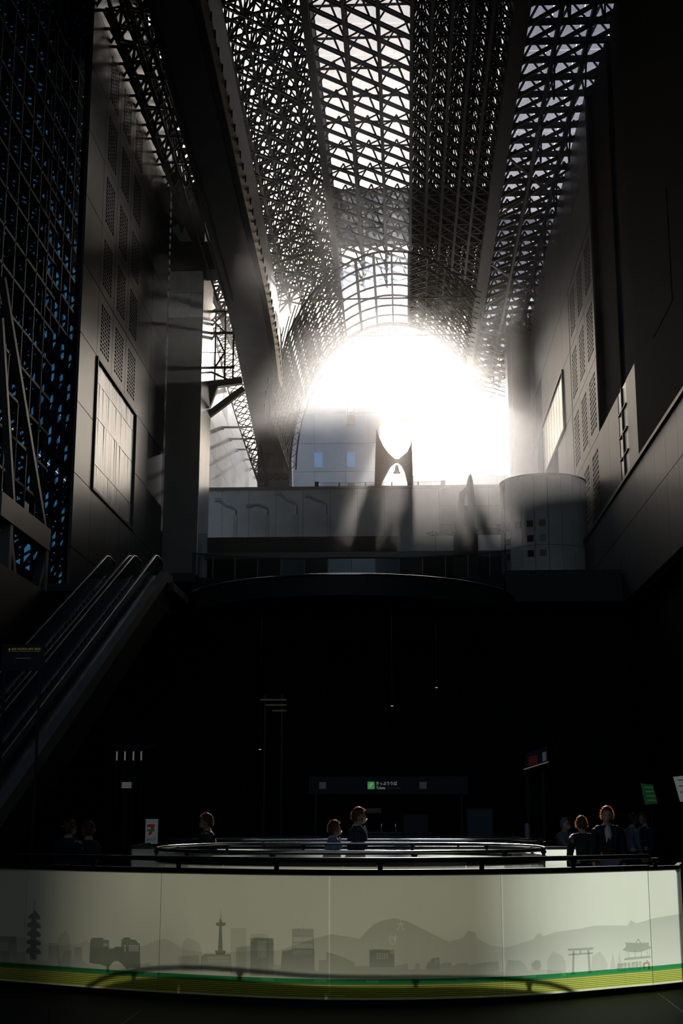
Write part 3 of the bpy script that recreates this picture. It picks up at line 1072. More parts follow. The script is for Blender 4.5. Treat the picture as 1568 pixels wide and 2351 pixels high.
MB().lathe([(TR - .1, 6.95), (TR + .03, 6.95), (TR + .03, 7.05), (TR - .1, 7.05)], (0, 0, 0), 40).build('rim', M['stone_dark'], ct)
a = R(203)
MB().tube([(TR * 1.01 * math.cos(a), TR * 1.01 * math.sin(a), 0), (TR * 1.01 * math.cos(a), TR * 1.01 * math.sin(a), 6.9)], .07, 6).build('bright_pipe', M['chrome'], ct)
for ia, aa in enumerate((R(210), R(228), R(246), R(262))):
    for z in (4.2, 3.4, 2.6):
        if ia == 1 and z != 4.2:
            continue
        o = MB().box(-.17, .17, -.03, .04, 0, .34).build('window', M['palewin'] if (ia + int(z * 2)) % 3 == 0 else M['darkglass'], ct)
        o.location = (TR * math.cos(aa), TR * math.sin(aa), z)
        o.rotation_euler = (0, 0, aa + R(90))

for k, x in enumerate((1.75, 2.95, 4.15, 5.4)):
    s = thing('shrub', ['low dark shrub on the planter wall, far from the sculpture', 'low dark shrub just beside the bent limb of the sculpture', 'leafy shrub on the planter between sculpture and round tower', 'small leafy shrub tucked against the round tower'][k], 'shrub', (x, 75.6, 16.85), 0, 'shrubs on the planter wall')
    b = MB()
    rnd = random.Random(k)
    for i in range(170):
        c = Vector((rnd.gauss(0, .19), rnd.gauss(0, .17), abs(rnd.gauss(.22, .17)) * (1.3 if k > 1 else .7)))
        d1 = Vector((rnd.uniform(-1, 1), rnd.uniform(-1, 1), rnd.uniform(-.3, 1))).normalized() * .09
        d2 = d1.cross(Vector((rnd.uniform(-1, 1), rnd.uniform(-1, 1), rnd.uniform(-1, 1)))).normalized() * .03
        b.add([c, c + d1 * .5 + d2, c + d1, c + d1 * .5 - d2], [(0, 1, 2, 3)])
    b.build('foliage', M['leaf'], s, kind='stuff')
    MB().tube([(0, 0, -.02), (.03, 0, .25)], .02, 5).build('stem', M['bark'], s)

# bell gate on the upper square
bt = thing('bell_gate', 'dark horned gate of two curved legs carrying a bell', 'gate', (-.65, 95, 21))


def bp_(x, y):
    q = at(x, y, Y=95)
    return (q.x + .65, -.25, q.z - 21)


legL = [bp_(*q) for q in ((857, 1211), (860, 1115), (862, 1040), (864, 985), (870, 1005), (880, 1026), (890, 1040), (901, 1050), (908, 1056), (908, 1062), (898, 1070), (888, 1086), (878, 1105), (868, 1135), (866, 1216))]
legR = [bp_(*q) for q in ((952, 1216), (949, 1115), (947, 1060), (945, 1008), (942, 1025), (934, 1040), (924, 1048), (917, 1054), (914, 1058), (914, 1063), (921, 1068), (929, 1084), (935, 1110), (938, 1135), (940, 1216))]
for q_ in (legL, legR):
    q_[0] = (q_[0][0], q_[0][1], 0)
    q_[-1] = (q_[-1][0], q_[-1][1], 0)
MB().prism(legL, (0, .5, 0)).build('leg', M['bronze'], bt)
MB().prism(legR, (0, .5, 0)).build('leg', M['bronze'], bt)
p0, p1 = bp_(905, 1058), bp_(917, 1058)
MB().box(p0[0] - .2, p1[0] + .2, -.2, .2, p0[2] - .12, p0[2] + .1).build('link_beam', M['bronze'], bt)
c = bp_(911, 1086)
bell = MB().lathe([(.0, .62), (.08, .6), (.12, .5), (.15, .3), (.2, .12), (.3, 0), (.26, 0)], (c[0], 0, c[2]), 20).build('bell', M['bronze'], bt, smooth=True)
MB().tube([(c[0], 0, c[2] + .6), (c[0], 0, c[2] + .95)], .03, 6).build('clapper_hanger', M['bronze'], bell)
MB().bar((c[0] - .3, 0, c[2] + .75), (c[0] + .35, 0, c[2] + .75), .06).build('yoke', M['bronze'], bt)

# safety fence along the coping
fe = thing('mesh_fence', 'low wire mesh fence on top of the dark end wall', 'fence', (-.5, 85.3, 22.2))
for x in (-5.0, -3.6, -1.9, -.2, 1.5, 3.0):
    MB().box(x - .05, x + .05, -.04, .04, 0, .33).build('post', M['steel_pale'], fe)
for x in (-5.05, 3.1):
    MB().box(x - .14, x + .14, -.1, .1, 0, .38).build('signal_box', M['black'], fe)
MB().bar((-5, 0, .32), (3, 0, .32), .02).build('top_wire', M['steel_pale'], fe)
b = MB()
for i in range(90):
    x = -4.9 + i * .088
    b.bar((x, 0, .02), (x + .16, 0, .3), .008).bar((x + .16, 0, .02), (x, 0, .3), .008)
b.build('wire_mesh', M['steel_pale'], fe, kind='stuff')

# ------------------------------------------------------------------ buildings beyond the arch
ho = thing('hotel_building', 'pale blue grey hotel facade seen through the arch', 'building', (-6.7, 130, 21))
for i, (x0, x1) in enumerate(((-4.6, -2.0), (-2.0, 1.1), (1.1, 3.3), (3.3, 4.45))):
    for j, (z0, z1) in enumerate(((0, 11.0), (11.05, 13.6), (13.65, 16.5), (16.55, 19.6), (19.65, 21.6))):
        if j == 1 and i in (0, 1, 2):
            pass
        MB().box(x0 + .012, x1 - .012, 0, .3, z0, z1).build('facade_panel', M['pale_wall2'] if (j == 3 and i in (1, 2)) else M['pale_wall'], ho)
MB().box(-4.6, 4.44, .3, 20, 0, 21.6).build('body', M['pale_wall'], ho)
for x in (-1.97, 1.23):
    for z in (14.1, 11.0):
        w = MB().box(x, x + .74, -.06, .1, z, z + 1.45).build('window', M['skyglass'], ho)
        f = MB()
        f.box(x - .06, x, -.1, .05, z - .06, z + 1.51).box(x + .74, x + .8, -.1, .05, z - .06, z + 1.51).box(x, x + .74, -.1, .05, z - .06, z).box(x, x + .74, -.1, .05, z + 1.45, z + 1.51)
        f.build('window_frame', M['white'], w)
cr = thing('window_cradle', 'small orange cleaning cradle hung on the pale hotel facade', 'cradle', (-5.1, 129.7, 39.3))
MB().box(-.36, .36, -.3, .32, 0, 1.0).build('basket', mat('orange brown cradle', (.4, .2, .12), .6), cr)
MB().box(-.2, .2, -.2, .1, 1.3, 1.8).build('motor', M['white'], cr)
for x in (-.3, .3):
    MB().bar((x, 0, 1.0), (x, 0, 3.2), .05).build('cable', M['steel_pale'], cr)

hb = thing('shade_block', 'added shading block of dark glass with a slanting underside beside the hotel facade', 'building', (0, 130, 21))


def hp(x, y, Y):
    q = at(x, y, Y=Y)
    return Vector((q.x, 0, q.z - 21))


MB().prism([hp(q[0], q[1], 130) for q in ((871, 905), (966, 915), (966, 954), (925, 962), (925, 968), (888, 975), (871, 978))], (0, 1.2, 0)).build('block', M['shadeglass'], hb)  # added block, shaped to part shade the front barrier
MB().prism([hp(q[0], q[1], 130) for q in ((966, 954), (966, 956), (925, 964), (925, 962))], (0, 1.1, 0)).build('lit_edge', M['white'], hb)
cp = thing('slanting_canopy', 'long slanting canopy roof rising behind the bell gate', 'canopy', (0, 220, 21))
MB().prism([hp(q[0], q[1], 220) for q in ((925, 1003), (1180, 926), (1180, 908), (1060, 943), (960, 980), (925, 990))], (0, 4, 0)).build('slab', M['stone_dark'], cp)
MB().prism([hp(q[0], q[1], 220) for q in ((926, 1006), (1180, 929), (1180, 926), (926, 1003))], (0, 3.8, 0)).build('edge', M['white'], cp)
MB().prism([hp(q[0], q[1], 222) for q in ((872, 970), (932, 984), (926, 1012), (888, 1028), (872, 1034))], (0, 5, 0)).build('end_block', M['pale_wall'], cp)
for px in (884, 1100, 1172):
    p_ = hp(px, 940, 220)
    MB().box(p_.x - .5, p_.x + .5, .5, 1.5, 0, p_.z).build('support', M['pale_wall2'], cp)

lb = thing('panelled_building', 'white panelled building receding behind the slab pier', 'building', (-14, 90, 21))
for i in range(12):
    for j in range(6):
        y0, z0 = 2 + i * 3.05, -1 + j * 2.45
        o = MB().box(-.15, 0, y0 + .02, y0 + 3.03, z0 + .02, z0 + 2.43).build('facade_panel', M['pale_wall2'] if (i * 7 + j * 3) % 4 else M['pale_wall'], lb)
MB().box(-4, -.15, 2, 39, -1, 13.5).build('body', M['pale_wall'], lb)
for k in range(6):
    z = 13.0 - k * .55
    y = 11 + k * 4.6
    MB().bar((0, y, 9.9 + k * .35), (2.6 - k * .1, y, 9.9 + k * .35), .14).build('strut', M['steel_pale'], lb)
    MB().lathe([(.22, 0), (.1, .25)], (.0, y, 9.75 + k * .35), 10).build('strut_foot', M['white'], lb)

ft = thing('distant_tower', 'small pale office tower on the horizon beyond the square', 'building', (at(1157, 1100, Y=240).x, 240, 21))
MB().box(-.85, .85, 0, 4, 0, 45.5).build('body', M['pale_wall2'], ft)
for k in range(5):
    MB().box(-.87, .87, -.05, 0, 39.6 + k * 1.15, 39.66 + k * 1.15).build('floor_line', M['pale_wall'], ft)
MB().box(-.02, .02, -.03, 0, 39, 45.5).build('corner_line', M['pale_wall'], ft)
MB().tube([(.1, 1, 45.5), (.1, 1, 47)], .08, 6).build('mast', M['steel_pale'], ft)
lw = thing('low_wall', 'low white tiled wall along the far side of the square', 'wall', (4.6, 118, 21))
for k in range(9):
    MB().box(-4.2 + k * 1.15, -4.2 + k * 1.15 + 1.13, 0, .3, 0, 9.95).build('tile', M['pale_wall2'], lw)
MB().box(-4.3, 6.2, -.1, .35, 9.95, 10.1).build('coping', M['white'], lw)

# ------------------------------------------------------------------ the printed curved barrier in front
SEAM = [(-6.2, 14.9), (-4.9, 13.98), (-3.63, 13.3), (-2.22, 12.63), (-.67, 12.2), (.84, 12.47), (2.28, 13.37), (2.60, 13.62), (2.78, 14.4)]


def catmull(pts, n):
    out, idx = [], []
    P = [Vector((*p, 0)) for p in pts]
    for i in range(len(P) - 1):
        a = P[i - 1] if i > 0 else P[i] * 2 - P[i + 1]
        b, c = P[i], P[i + 1]
        d = P[i + 2] if i + 2 < len(P) else c * 2 - b
        idx.append(len(out))
        for k in range(n):
            t = k / n
            out.append(.5 * ((2 * b) + (c - a) * t + (2 * a - 5 * b + 4 * c - d) * t * t + (3 * b - a - 3 * c + d) * t ** 3))
    idx.append(len(out))
    out.append(P[-1])
    return out, idx


curve_main, ci = catmull(SEAM[:7], 10)
curve_tail = [Vector((*p, 0)) for p in SEAM[6:]]
apts = curve_main + curve_tail[1:]
aidx = ci + [ci[-1] + 1, ci[-1] + 2]


def nrm(pts, i):
    a, b = pts[max(0, i - 1)], pts[min(len(pts) - 1, i + 1)]
    d = (b - a).normalized()
    return Vector((d.y, -d.x, 0))                       # towards the camera side


def sheet(pts, i0, i1, z0, z1, off, t, m_front, m_back, name, parent, trim0=.0, trim1=.0):
    """A bent sheet between curve points i0..i1; front face film, back and edges clear."""
    q = [pts[i] + nrm(pts, i) * off for i in range(i0, i1 + 1)]
    if trim0:
        q[0] = q[0] + (q[1] - q[0]).normalized() * trim0
    if trim1:
        q[-1] = q[-1] + (q[-2] - q[-1]).normalized() * trim1
    k = len(q)
    v, f, mi = [], [], []
    for j, p in enumerate(q):
        nn = nrm(pts, i0 + j)
        v += [p + Vector((0, 0, z0)), p + Vector((0, 0, z1)), p - nn * t + Vector((0, 0, z0)), p - nn * t + Vector((0, 0, z1))]
    for j in range(k - 1):
        a, b = 4 * j, 4 * (j + 1)
        f.append((a, b, b + 1, a + 1)); mi.append(0)
        f.append((a + 2, a + 3, b + 3, b + 2)); mi.append(1)
        f.append((a + 1, b + 1, b + 3, a + 3)); mi.append(1)
        f.append((a, a + 2, b + 2, b)); mi.append(1)
    f.append((0, 1, 3, 2)); mi.append(1)
    e = 4 * (k - 1)
    f.append((e, e + 2, e + 3, e + 1)); mi.append(1)
    me = bpy.data.meshes.new(name)
    me.from_pydata([tuple(p) for p in v], [], f)
    me.materials.append(m_front)
    me.materials.append(m_back)
    me.polygons.foreach_set('material_index', mi)
    me.update()
    return link(name, me, None, parent)


def strip(pts, i0, i1, z0, z1, off, t):
    b = MB()
    for i in range(i0, i1):
        n0, n1 = nrm(pts, i), nrm(pts, i + 1)
        p0, p1 = pts[i] + n0 * off, pts[i + 1] + n1 * off
        b.prism([p0 + Vector((0, 0, z0)), p1 + Vector((0, 0, z0)), p1 - n1 * t + Vector((0, 0, z0)), p0 - n0 * t + Vector((0, 0, z0))], (0, 0, z1 - z0))
    return b


def barrier_rail(pts, i0, i1, z, parent, m_rail, m_cap, cap_z, closed=False, step=None, off=.0, r=.022, caph=.045):
    path = [pts[i] + nrm(pts, i) * off + Vector((0, 0, z)) for i in range(i0, i1 + 1)]
    MB().tube(path, r, 8).build('handrail', m_rail, parent, smooth=True)
    strip(pts, i0, i1, cap_z - caph, cap_z, off + .02, .045).build('top_rail', m_cap, parent)


fb = thing('printed_barrier', 'long curved frosted barrier printed with a city skyline, nearest the viewer', 'barrier')
for s in range(len(SEAM) - 1):
    sheet(apts, aidx[s], aidx[s + 1], .05, 1.1, 0, .012, M['frost'], M['clear'], 'panel', fb, .006 if s in (4, 5) else .0008, .006 if s in (3, 4) else .0008)
barrier_rail(apts, aidx[2] - 1, aidx[6], 1.205, fb, M['railblack'], M['railblack'], 1.125, off=0)
strip(apts, 0, aidx[2] - 1, 1.08, 1.115, .02, .045).build('top_rail', M['railblack'], fb)
strip(apts, aidx[6], aidx[8], 1.08, 1.115, .02, .045).build('top_rail', M['railblack'], fb)
# rail brackets
for px in (215, 410, 635, 873, 1106, 1316, 1504):
    best = min(range(len(apts)), key=lambda i: abs(CXP + F_PX * ((apts[i] - Vector((0, 0, 0))).dot(_rt)) / (apts[i] - Vector((0, 0, .4))).dot(_fw) - px))
    r0 = ray(px, 1990)
    # intersect ray (plan view) with the curve segment
    hit = None
    for i in range(len(apts) - 1):
        a_, b_ = apts[i], apts[i + 1]
        ca, cb2 = r0.x * a_.y - r0.y * a_.x, r0.x * b_.y - r0.y * b_.x
        if ca * cb2 <= 0 and a_.y > 0:
            hit = a_.lerp(b_, ca / (ca - cb2))
    p = hit
    o = MB().tube([(0, 0, 1.11), (0, 0, 1.15), (0, 0, 1.165), (0, 0, 1.19)], [.022, .022, .036, .036], 8).build('bracket', M['railblack'], fb)
    o.location = (p.x, p.y, 0)
# bright seams: translucent strips standing in for light through two joints
for s in (4, 5):
    p = apts[aidx[s]]
    nn = nrm(apts, aidx[s])
    d_ = Vector((-nn.y, nn.x, 0))
    MB().add([p - d_ * .006 + Vector((0, 0, .05)), p + d_ * .006 + Vector((0, 0, .05)), p + d_ * .006 + Vector((0, 0, 1.08)), p - d_ * .006 + Vector((0, 0, 1.08))], [(0, 1, 2, 3)]).build('light_seam', M['edge'], fb)
# printed base bands
zb = .05
strip(apts, 0, aidx[8], .175, .215, .004, .003).build('green_band', M['green_band'], fb)
for k in range(7):
    z0 = .062 + k * .016
    strip(apts, 0, aidx[8], z0, z0 + .0105, .004, .003).build('yellow_stripe', M['yellow_band'], fb)
for k in range(7):
    z0 = .0725 + k * .016
    strip(apts, 0, aidx[8], z0, z0 + .0055, .004, .003).build('dark_line', M['line_band'], fb)
strip(apts, 0, aidx[8], .0, .05, .03, .07).build('kick_base', M['black'], fb)


def on_panel(x, y, off):
    r0 = ray(x, y)
    for i in range(len(apts) - 1):
        a_, b_ = apts[i], apts[i + 1]
        ca, cb2 = r0.x * a_.y - r0.y * a_.x, r0.x * b_.y - r0.y * b_.x
        if ca * cb2 <= 0 and a_.y > 0 and abs(ca - cb2) > 1e-9:
            p = a_.lerp(b_, ca / (ca - cb2))
            t = p.y / r0.y
            nn = nrm(apts, i).lerp(nrm(apts, i + 1), .5)
            return Vector((p.x, p.y, max(.19, EYE + r0.z * t))) + nn * off
    return None


def print_poly(name, poly, m, off, holes=()):
    """A printed outline wrapped onto the bent panel, sliced finely along its length."""
    bm = bmesh.new()
    loops = [list(poly)]
    for h in holes:
        if isinstance(h, list):
            loops.append(h)
            continue
        xa, xb, ya, yb, nx, ny, gap = h
        dx, dy = (xb - xa) / nx, (yb - ya) / ny
        for i in range(nx):
            for j in range(ny):
                u, v = xa + i * dx, ya + j * dy
                loops.append([(u, v), (u + dx * (1 - gap), v), (u + dx * (1 - gap), v + dy * (1 - gap)), (u, v + dy * (1 - gap))])
    vs_ = [bm.verts.new((x, y, 0)) for lp in loops for x, y in lp]
    for tri in tessellate_polygon([[Vector((x, y, 0)) for x, y in lp] for lp in loops]):
        try:
            bm.faces.new([vs_[i] for i in tri])
        except ValueError:
            pass
    x0, x1 = min(p[0] for p in poly), max(p[0] for p in poly)
    x = math.floor(x0 / 30) * 30 + 30
    while x < x1:
        bmesh.ops.bisect_plane(bm, geom=bm.verts[:] + bm.edges[:] + bm.faces[:], plane_co=(x, 0, 0), plane_no=(1, 0, 0))
        x += 30
    for v in bm.verts:
        q = on_panel(v.co.x, v.co.y, off)
        v.co = q if q is not None else Vector((0, 0, -1))
    me = bpy.data.meshes.new(name)
    bm.to_mesh(me)
    bm.free()
    return link(name, me, m, fb)


F0 = fade_film('fading printed hill tint', (.74, .75, .75), .22, .62)
F1 = film('pale printed hill tint', (.86, .86, .86))
F2 = fade_film('printed building tint', (.64, .67, .66), .15, .5)
F3 = film('dark printed building tint', (.62, .64, .63))
F4 = film('darkest printed landmark tint', (.4, .44, .42))
F5 = film('brown printed emblem tint', (.62, .48, .42))
hills = [(0, 2268), (0, 2150), (50, 2150), (90, 2163), (120, 2172), (180, 2167), (200, 2158), (215, 2176), (330, 2172), (365, 2157), (378, 2155), (392, 2160), (420, 2180), (470, 2187), (640, 2182),
         (720, 2155), (760, 2145), (790, 2149), (825, 2155), (855, 2124), (875, 2114), (905, 2108), (935, 2115), (1030, 2162), (1065, 2152), (1070, 2142), (1075, 2137), (1090, 2140), (1095, 2154),
         (1125, 2170), (1160, 2176), (1225, 2156), (1232, 2145), (1240, 2142), (1246, 2150), (1275, 2140), (1330, 2132), (1365, 2125), (1440, 2125), (1448, 2112), (1460, 2120), (1500, 2108), (1566, 2097), (1566, 2262), (1300, 2262), (784, 2268), (300, 2268)]


def glyph_loops(ch, x0, x1, y0, y1):
    """Outer outlines of a mirrored character in photograph coordinates."""
    me = text_mesh(ch, 1.0)
    bm = bmesh.new()
    bm.from_mesh(me)
    bmesh.ops.remove_doubles(bm, verts=bm.verts[:], dist=1e-5)
    xs = [v.co.x for v in bm.verts]
    ys = [v.co.y for v in bm.verts]
    nxt = {}
    for e in bm.edges:
        if len(e.link_faces) == 1:
            lp = [l for l in e.link_loops][0]
            nxt[lp.vert] = lp.link_loop_next.vert
    out = []
    while nxt:
        st_, lp = next(iter(nxt)), []
        v = st_
        while v in nxt:
            lp.append((x1 - (v.co.x - min(xs)) / (max(xs) - min(xs)) * (x1 - x0), y1 - (v.co.y - min(ys)) / (max(ys) - min(ys)) * (y1 - y0)))
            v = nxt.pop(v)
        area = sum(lp[i - 1][0] * lp[i][1] - lp[i][0] * lp[i - 1][1] for i in range(len(lp)))
        out.append((area, lp))
    big = max(out, key=lambda q: abs(q[0]))[0]
    bm.free()
    return [lp for a_, lp in out if a_ * big > 0 and len(lp) > 2]


print_poly('hill_print', hills, F0, .003, glyph_loops('大', 910, 929, 2113, 2136) + glyph_loops('妙', 891, 911, 2144, 2170))
mid = [(0, 2262), (0, 2185), (20, 2184), (22, 2150), (38, 2150), (40, 2186), (58, 2186), (60, 2210), (112, 2206), (112, 2165), (134, 2165), (136, 2190), (140, 2212), (146, 2190), (150, 2182), (165, 2182), (168, 2215),
       (172, 2175), (188, 2175), (190, 2205), (205, 2215), (330, 2212), (345, 2212), (350, 2225), (410, 2222), (410, 2195), (456, 2193), (460, 2225), (462, 2196), (470, 2190), (530, 2190), (532, 2228), (542, 2228), (543, 2175),
       (575, 2172), (575, 2154), (628, 2154), (630, 2215), (645, 2215), (648, 2182), (672, 2178), (722, 2178), (724, 2228), (732, 2228), (732, 2205), (750, 2203), (750, 2185), (790, 2198), (815, 2210), (815, 2218), (848, 2218),
       (848, 2180), (905, 2180), (905, 2218), (935, 2212), (937, 2226), (952, 2226), (954, 2212), (962, 2212), (964, 2226), (974, 2226), (980, 2210), (992, 2200), (1008, 2198), (1010, 2214), (1022, 2210), (1036, 2210), (1038, 2220), (1050, 2212), (1074, 2210),
       (1076, 2216), (1110, 2210), (1144, 2207), (1146, 2232), (1160, 2232), (1165, 2204), (1195, 2206), (1208, 2218), (1212, 2228), (1218, 2228), (1218, 2212), (1230, 2204), (1240, 2205), (1242, 2226), (1300, 2230), (1300, 2256), (784, 2266), (300, 2262)]
print_poly('skyline_print', mid, F2, .004)
print_poly('far_tower_print', [(530, 2240), (530, 2132), (548, 2130), (566, 2131), (566, 2240)], F1, .003)
print_poly('far_tower_print', [(575, 2240), (574, 2145), (600, 2143), (618, 2148), (618, 2240)], F1, .003)
print_poly('temple_print', [(418, 2230), (418, 2170), (422, 2160), (430, 2152), (444, 2158), (458, 2165), (464, 2182), (464, 2230)], F1, .003)
print_poly('castle_print', [(133, 2225), (133, 2155), (140, 2145), (152, 2136), (160, 2148), (162, 2165), (162, 2225)], F1, .003)
# five-tier pagoda
print_poly('pagoda_print', [(80.4, 2090), (80.4, 2063), (81.6, 2063), (81.8, 2090), (94, 2104), (93, 2111), (85, 2112), (85, 2117), (90, 2118), (94.5, 2125), (94, 2131), (85, 2131), (85, 2137), (90, 2139), (95, 2146), (94, 2151), (84, 2151), (84, 2157), (90, 2158), (95, 2164), (94, 2170), (84, 2170),
                            (84, 2176), (90, 2178), (95, 2185), (94, 2191), (84, 2191), (84, 2203), (70, 2203), (70, 2190), (60, 2188), (61, 2181), (67, 2175), (71, 2175), (71, 2168), (62, 2167), (62, 2161), (68, 2157), (71, 2157), (71, 2149), (63, 2148), (63, 2142), (69, 2137), (72, 2137), (72, 2130), (64, 2129), (64, 2122), (70, 2117), (73, 2117), (73, 2110), (66, 2109), (66, 2103), (70, 2101)], F4, .006)
# station blocks
print_poly('block_print', [(206, 2210), (208, 2159), (213, 2153), (238, 2153), (238, 2157), (251, 2158), (251, 2178), (262, 2178), (266, 2173), (279, 2174), (280, 2158), (286, 2152), (300, 2152), (300, 2156), (313, 2158), (318, 2165), (322, 2166), (323, 2222), (300, 2222), (292, 2226), (286, 2218), (280, 2212), (272, 2206), (262, 2207), (252, 2218), (250, 2236), (245, 2236), (245, 2218), (230, 2214), (214, 2212)], F4, .006, [(239, 249, 2166, 2173, 3, 2, .3), (297, 320, 2170, 2185, 8, 4, .3), (286, 291, 2169, 2185, 1, 4, .3)])
print_poly('office_print', [(0, 2225), (0, 2149), (21, 2149), (22, 2225)], F2, .005, [(1, 20, 2164, 2184, 5, 5, .3)])
# observation tower
print_poly('tower_print', [(507.3, 2110), (508.2, 2085), (509, 2110), (510, 2114), (511, 2118), (517, 2118), (519, 2121), (517, 2125), (510, 2126), (512, 2182), (520, 2182), (517, 2191), (497, 2191), (494, 2182), (501, 2182), (504, 2126), (498, 2125), (496, 2121), (498, 2118), (504, 2118), (505, 2108)], F4, .006)
print_poly('office_print', [(462, 2230), (463, 2196), (470, 2190.5), (530, 2190.5), (532, 2230)], F2, .005, [(478, 527, 2196, 2211, 14, 2, .3)])
print_poly('office_print', [(575, 2240), (576, 2165), (584, 2151), (628, 2155), (628, 2240)], F2, .005, [(592, 622, 2160, 2199, 1, 14, .35)])
print_poly('office_print', [(645, 2230), (648, 2185), (671, 2181), (671, 2133), (686, 2131), (694, 2133), (695, 2126), (696, 2132), (720, 2132), (722, 2230)], F2, .005, [(673, 718, yy, yy + 10, 14, 4, .3) for yy in (2152, 2166.5, 2181)])
print_poly('office_print', [(848, 2220), (848, 2183), (860, 2180), (875, 2180), (895, 2182), (895, 2190), (905, 2191), (905, 2220)], F2, .005, [(864, 892, 2188, 2203, 5, 4, .25)])
print_poly('office_print', [(980, 2226), (981, 2211), (990, 2209), (992, 2200), (1008, 2199), (1009, 2226)], F2, .005, [(997, 1007, 2203, 2216, 4, 4, .2)])
# torii gate
tor = F3
print_poly('torii_beam_print', [(1302, 2178), (1362, 2175), (1360, 2180), (1304, 2183)], tor, .006)
print_poly('torii_beam_print', [(1304, 2190), (1360, 2186), (1360, 2190), (1304, 2194)], tor, .006)
print_poly('torii_post_print', [(1313, 2183), (1318, 2183), (1317, 2232), (1319, 2232), (1319, 2237.5), (1310, 2237.5), (1310, 2232), (1312, 2232)], tor, .007)
print_poly('torii_post_print', [(1347, 2181), (1352, 2181), (1355, 2228), (1357, 2228), (1357, 2234.5), (1348, 2234.5), (1348, 2229), (1350, 2229)], tor, .007)
print_poly('torii_strut_print', [(1330, 2182), (1333, 2182), (1333, 2189), (1330, 2189)], tor, .007)
# pavilion
print_poly('pavilion_roof_print', [(1435, 2163), (1439, 2164), (1460, 2165), (1486, 2164), (1489, 2164), (1488, 2171), (1495, 2176), (1484, 2181), (1466, 2186), (1450, 2186), (1436, 2184), (1428, 2181), (1436, 2174)], F3, .006)
print_poly('pavilion_finial_print', [(1458, 2165), (1464.5, 2154), (1471, 2165), (1468.5, 2165), (1464.5, 2158), (1460.5, 2165)], F3, .006)
print_poly('pavilion_base_print', [(1433, 2199), (1492, 2194), (1493, 2199), (1432, 2205)], F3, .006)
for xx in (1436, 1441, 1456, 1470, 1484, 1489):
    w_ = 2.4 if 1437 < xx < 1488 else .9
    print_poly('pavilion_post_print', [(xx, 2183), (xx + w_, 2183), (xx + w_, 2199), (xx, 2199.5)], F2, .006)
print_poly('temple_print', [(1255, 2235), (1256, 2205), (1262, 2195), (1268, 2184), (1290, 2194), (1298, 2208), (1298, 2235)], F1, .004)
print_poly('temple_print', [(1356, 2232), (1358, 2196), (1376, 2184), (1386, 2196), (1394, 2212), (1394, 2230)], F1, .004)
print_poly('tree_print', [(1228, 2228), (1222, 2222), (1219, 2214), (1226, 2206), (1232, 2203), (1240, 2209), (1241, 2218), (1236, 2228)], F1, .005)
for xx in (1407, 1422):
    print_poly('tree_print', [(xx - 8, 2225), (xx - 4, 2205), (xx - 1, 2185), (xx + 3, 2205), (xx + 7, 2224)], F1, .004)
print_poly('emblem_print', [(1476, 2222), (1474, 2214), (1478, 2209), (1484, 2208), (1487, 2212), (1484, 2213), (1480, 2214), (1479, 2218), (1481, 2221), (1478, 2226)], F5, .006)
print_poly('emblem_print', [(1481, 2202), (1484, 2204), (1491, 2211), (1492, 2225), (1486, 2225), (1487, 2212)], F5, .006)


def print_text(s, x0, x1, y0, y1, m, off, mirror, slope=0.0):
    me = text_mesh(s, 1.0)
    co = np.empty(len(me.vertices) * 3)
    me.vertices.foreach_get('co', co)
    co = co.reshape(-1, 3)
    mn, mx = co.min(0), co.max(0)
    u = (co[:, 0] - mn[0]) / (mx[0] - mn[0])
    v = (co[:, 1] - mn[1]) / (mx[1] - mn[1])
    if mirror:
        u = 1 - u
    for i in range(len(u)):
        px = x0 + u[i] * (x1 - x0)
        me.vertices[i].co = on_panel(px, y1 + v[i] * (y0 - y1) + slope * (px - x0), off)
    me.update()
    return link('lettering', me, m, fb)


INK = film('dark printed lettering', (.3, .32, .27))
print_text('京都鉄道博物館', 1416, 1472, 2211, 2225, INK, .006, True, -.09)
print_text('kyoto railway museum', 1416, 1472, 2226, 2231.5, INK, .006, True, -.09)

# ------------------------------------------------------------------ oval barrier behind it, and the rear barriers
def ring_pts(cx, cy, rx, ry, n, p=2.4):
    out = []
    for k in range(n + 1):
        t = 2 * math.pi * k / n + math.pi / 2
        c, s = math.cos(t), math.sin(t)
        out.append(Vector((cx + rx * math.copysign(abs(c) ** (2 / p), c), cy + ry * math.copysign(abs(s) ** (2 / p), s), 0)))
    return out


ob = thing('oval_barrier', 'closed oval frosted barrier with polished rails behind the printed one', 'barrier')
rp_ = ring_pts(-.68, 17.3, 2.36, 2.3, 48)
for s in range(12):
    sheet(rp_, s * 4, s * 4 + 4, .05, 1.07, 0, .012, M['frost_in'], M['clear'], 'panel', ob, .004, .004)
MB().tube([p + Vector((0, 0, 1.19)) for p in rp_[:-1]], .022, 8, closed=True).build('handrail', M['chrome'], ob, smooth=True)
strip(rp_, 0, 48, 1.05, 1.105, .02, .045).build('top_rail', M['railblack'], ob)
strip(rp_, 0, 48, 0, .05, .03, .07).build('kick_base', M['black'], ob)
for s in range(12):
    p = rp_[s * 4 + 2]
    o = MB().tube([(0, 0, 1.1), (0, 0, 1.14), (0, 0, 1.155), (0, 0, 1.175)], [.02, .02, .034, .034], 8).build('bracket', M['railblack'], ob)
    o.location = p

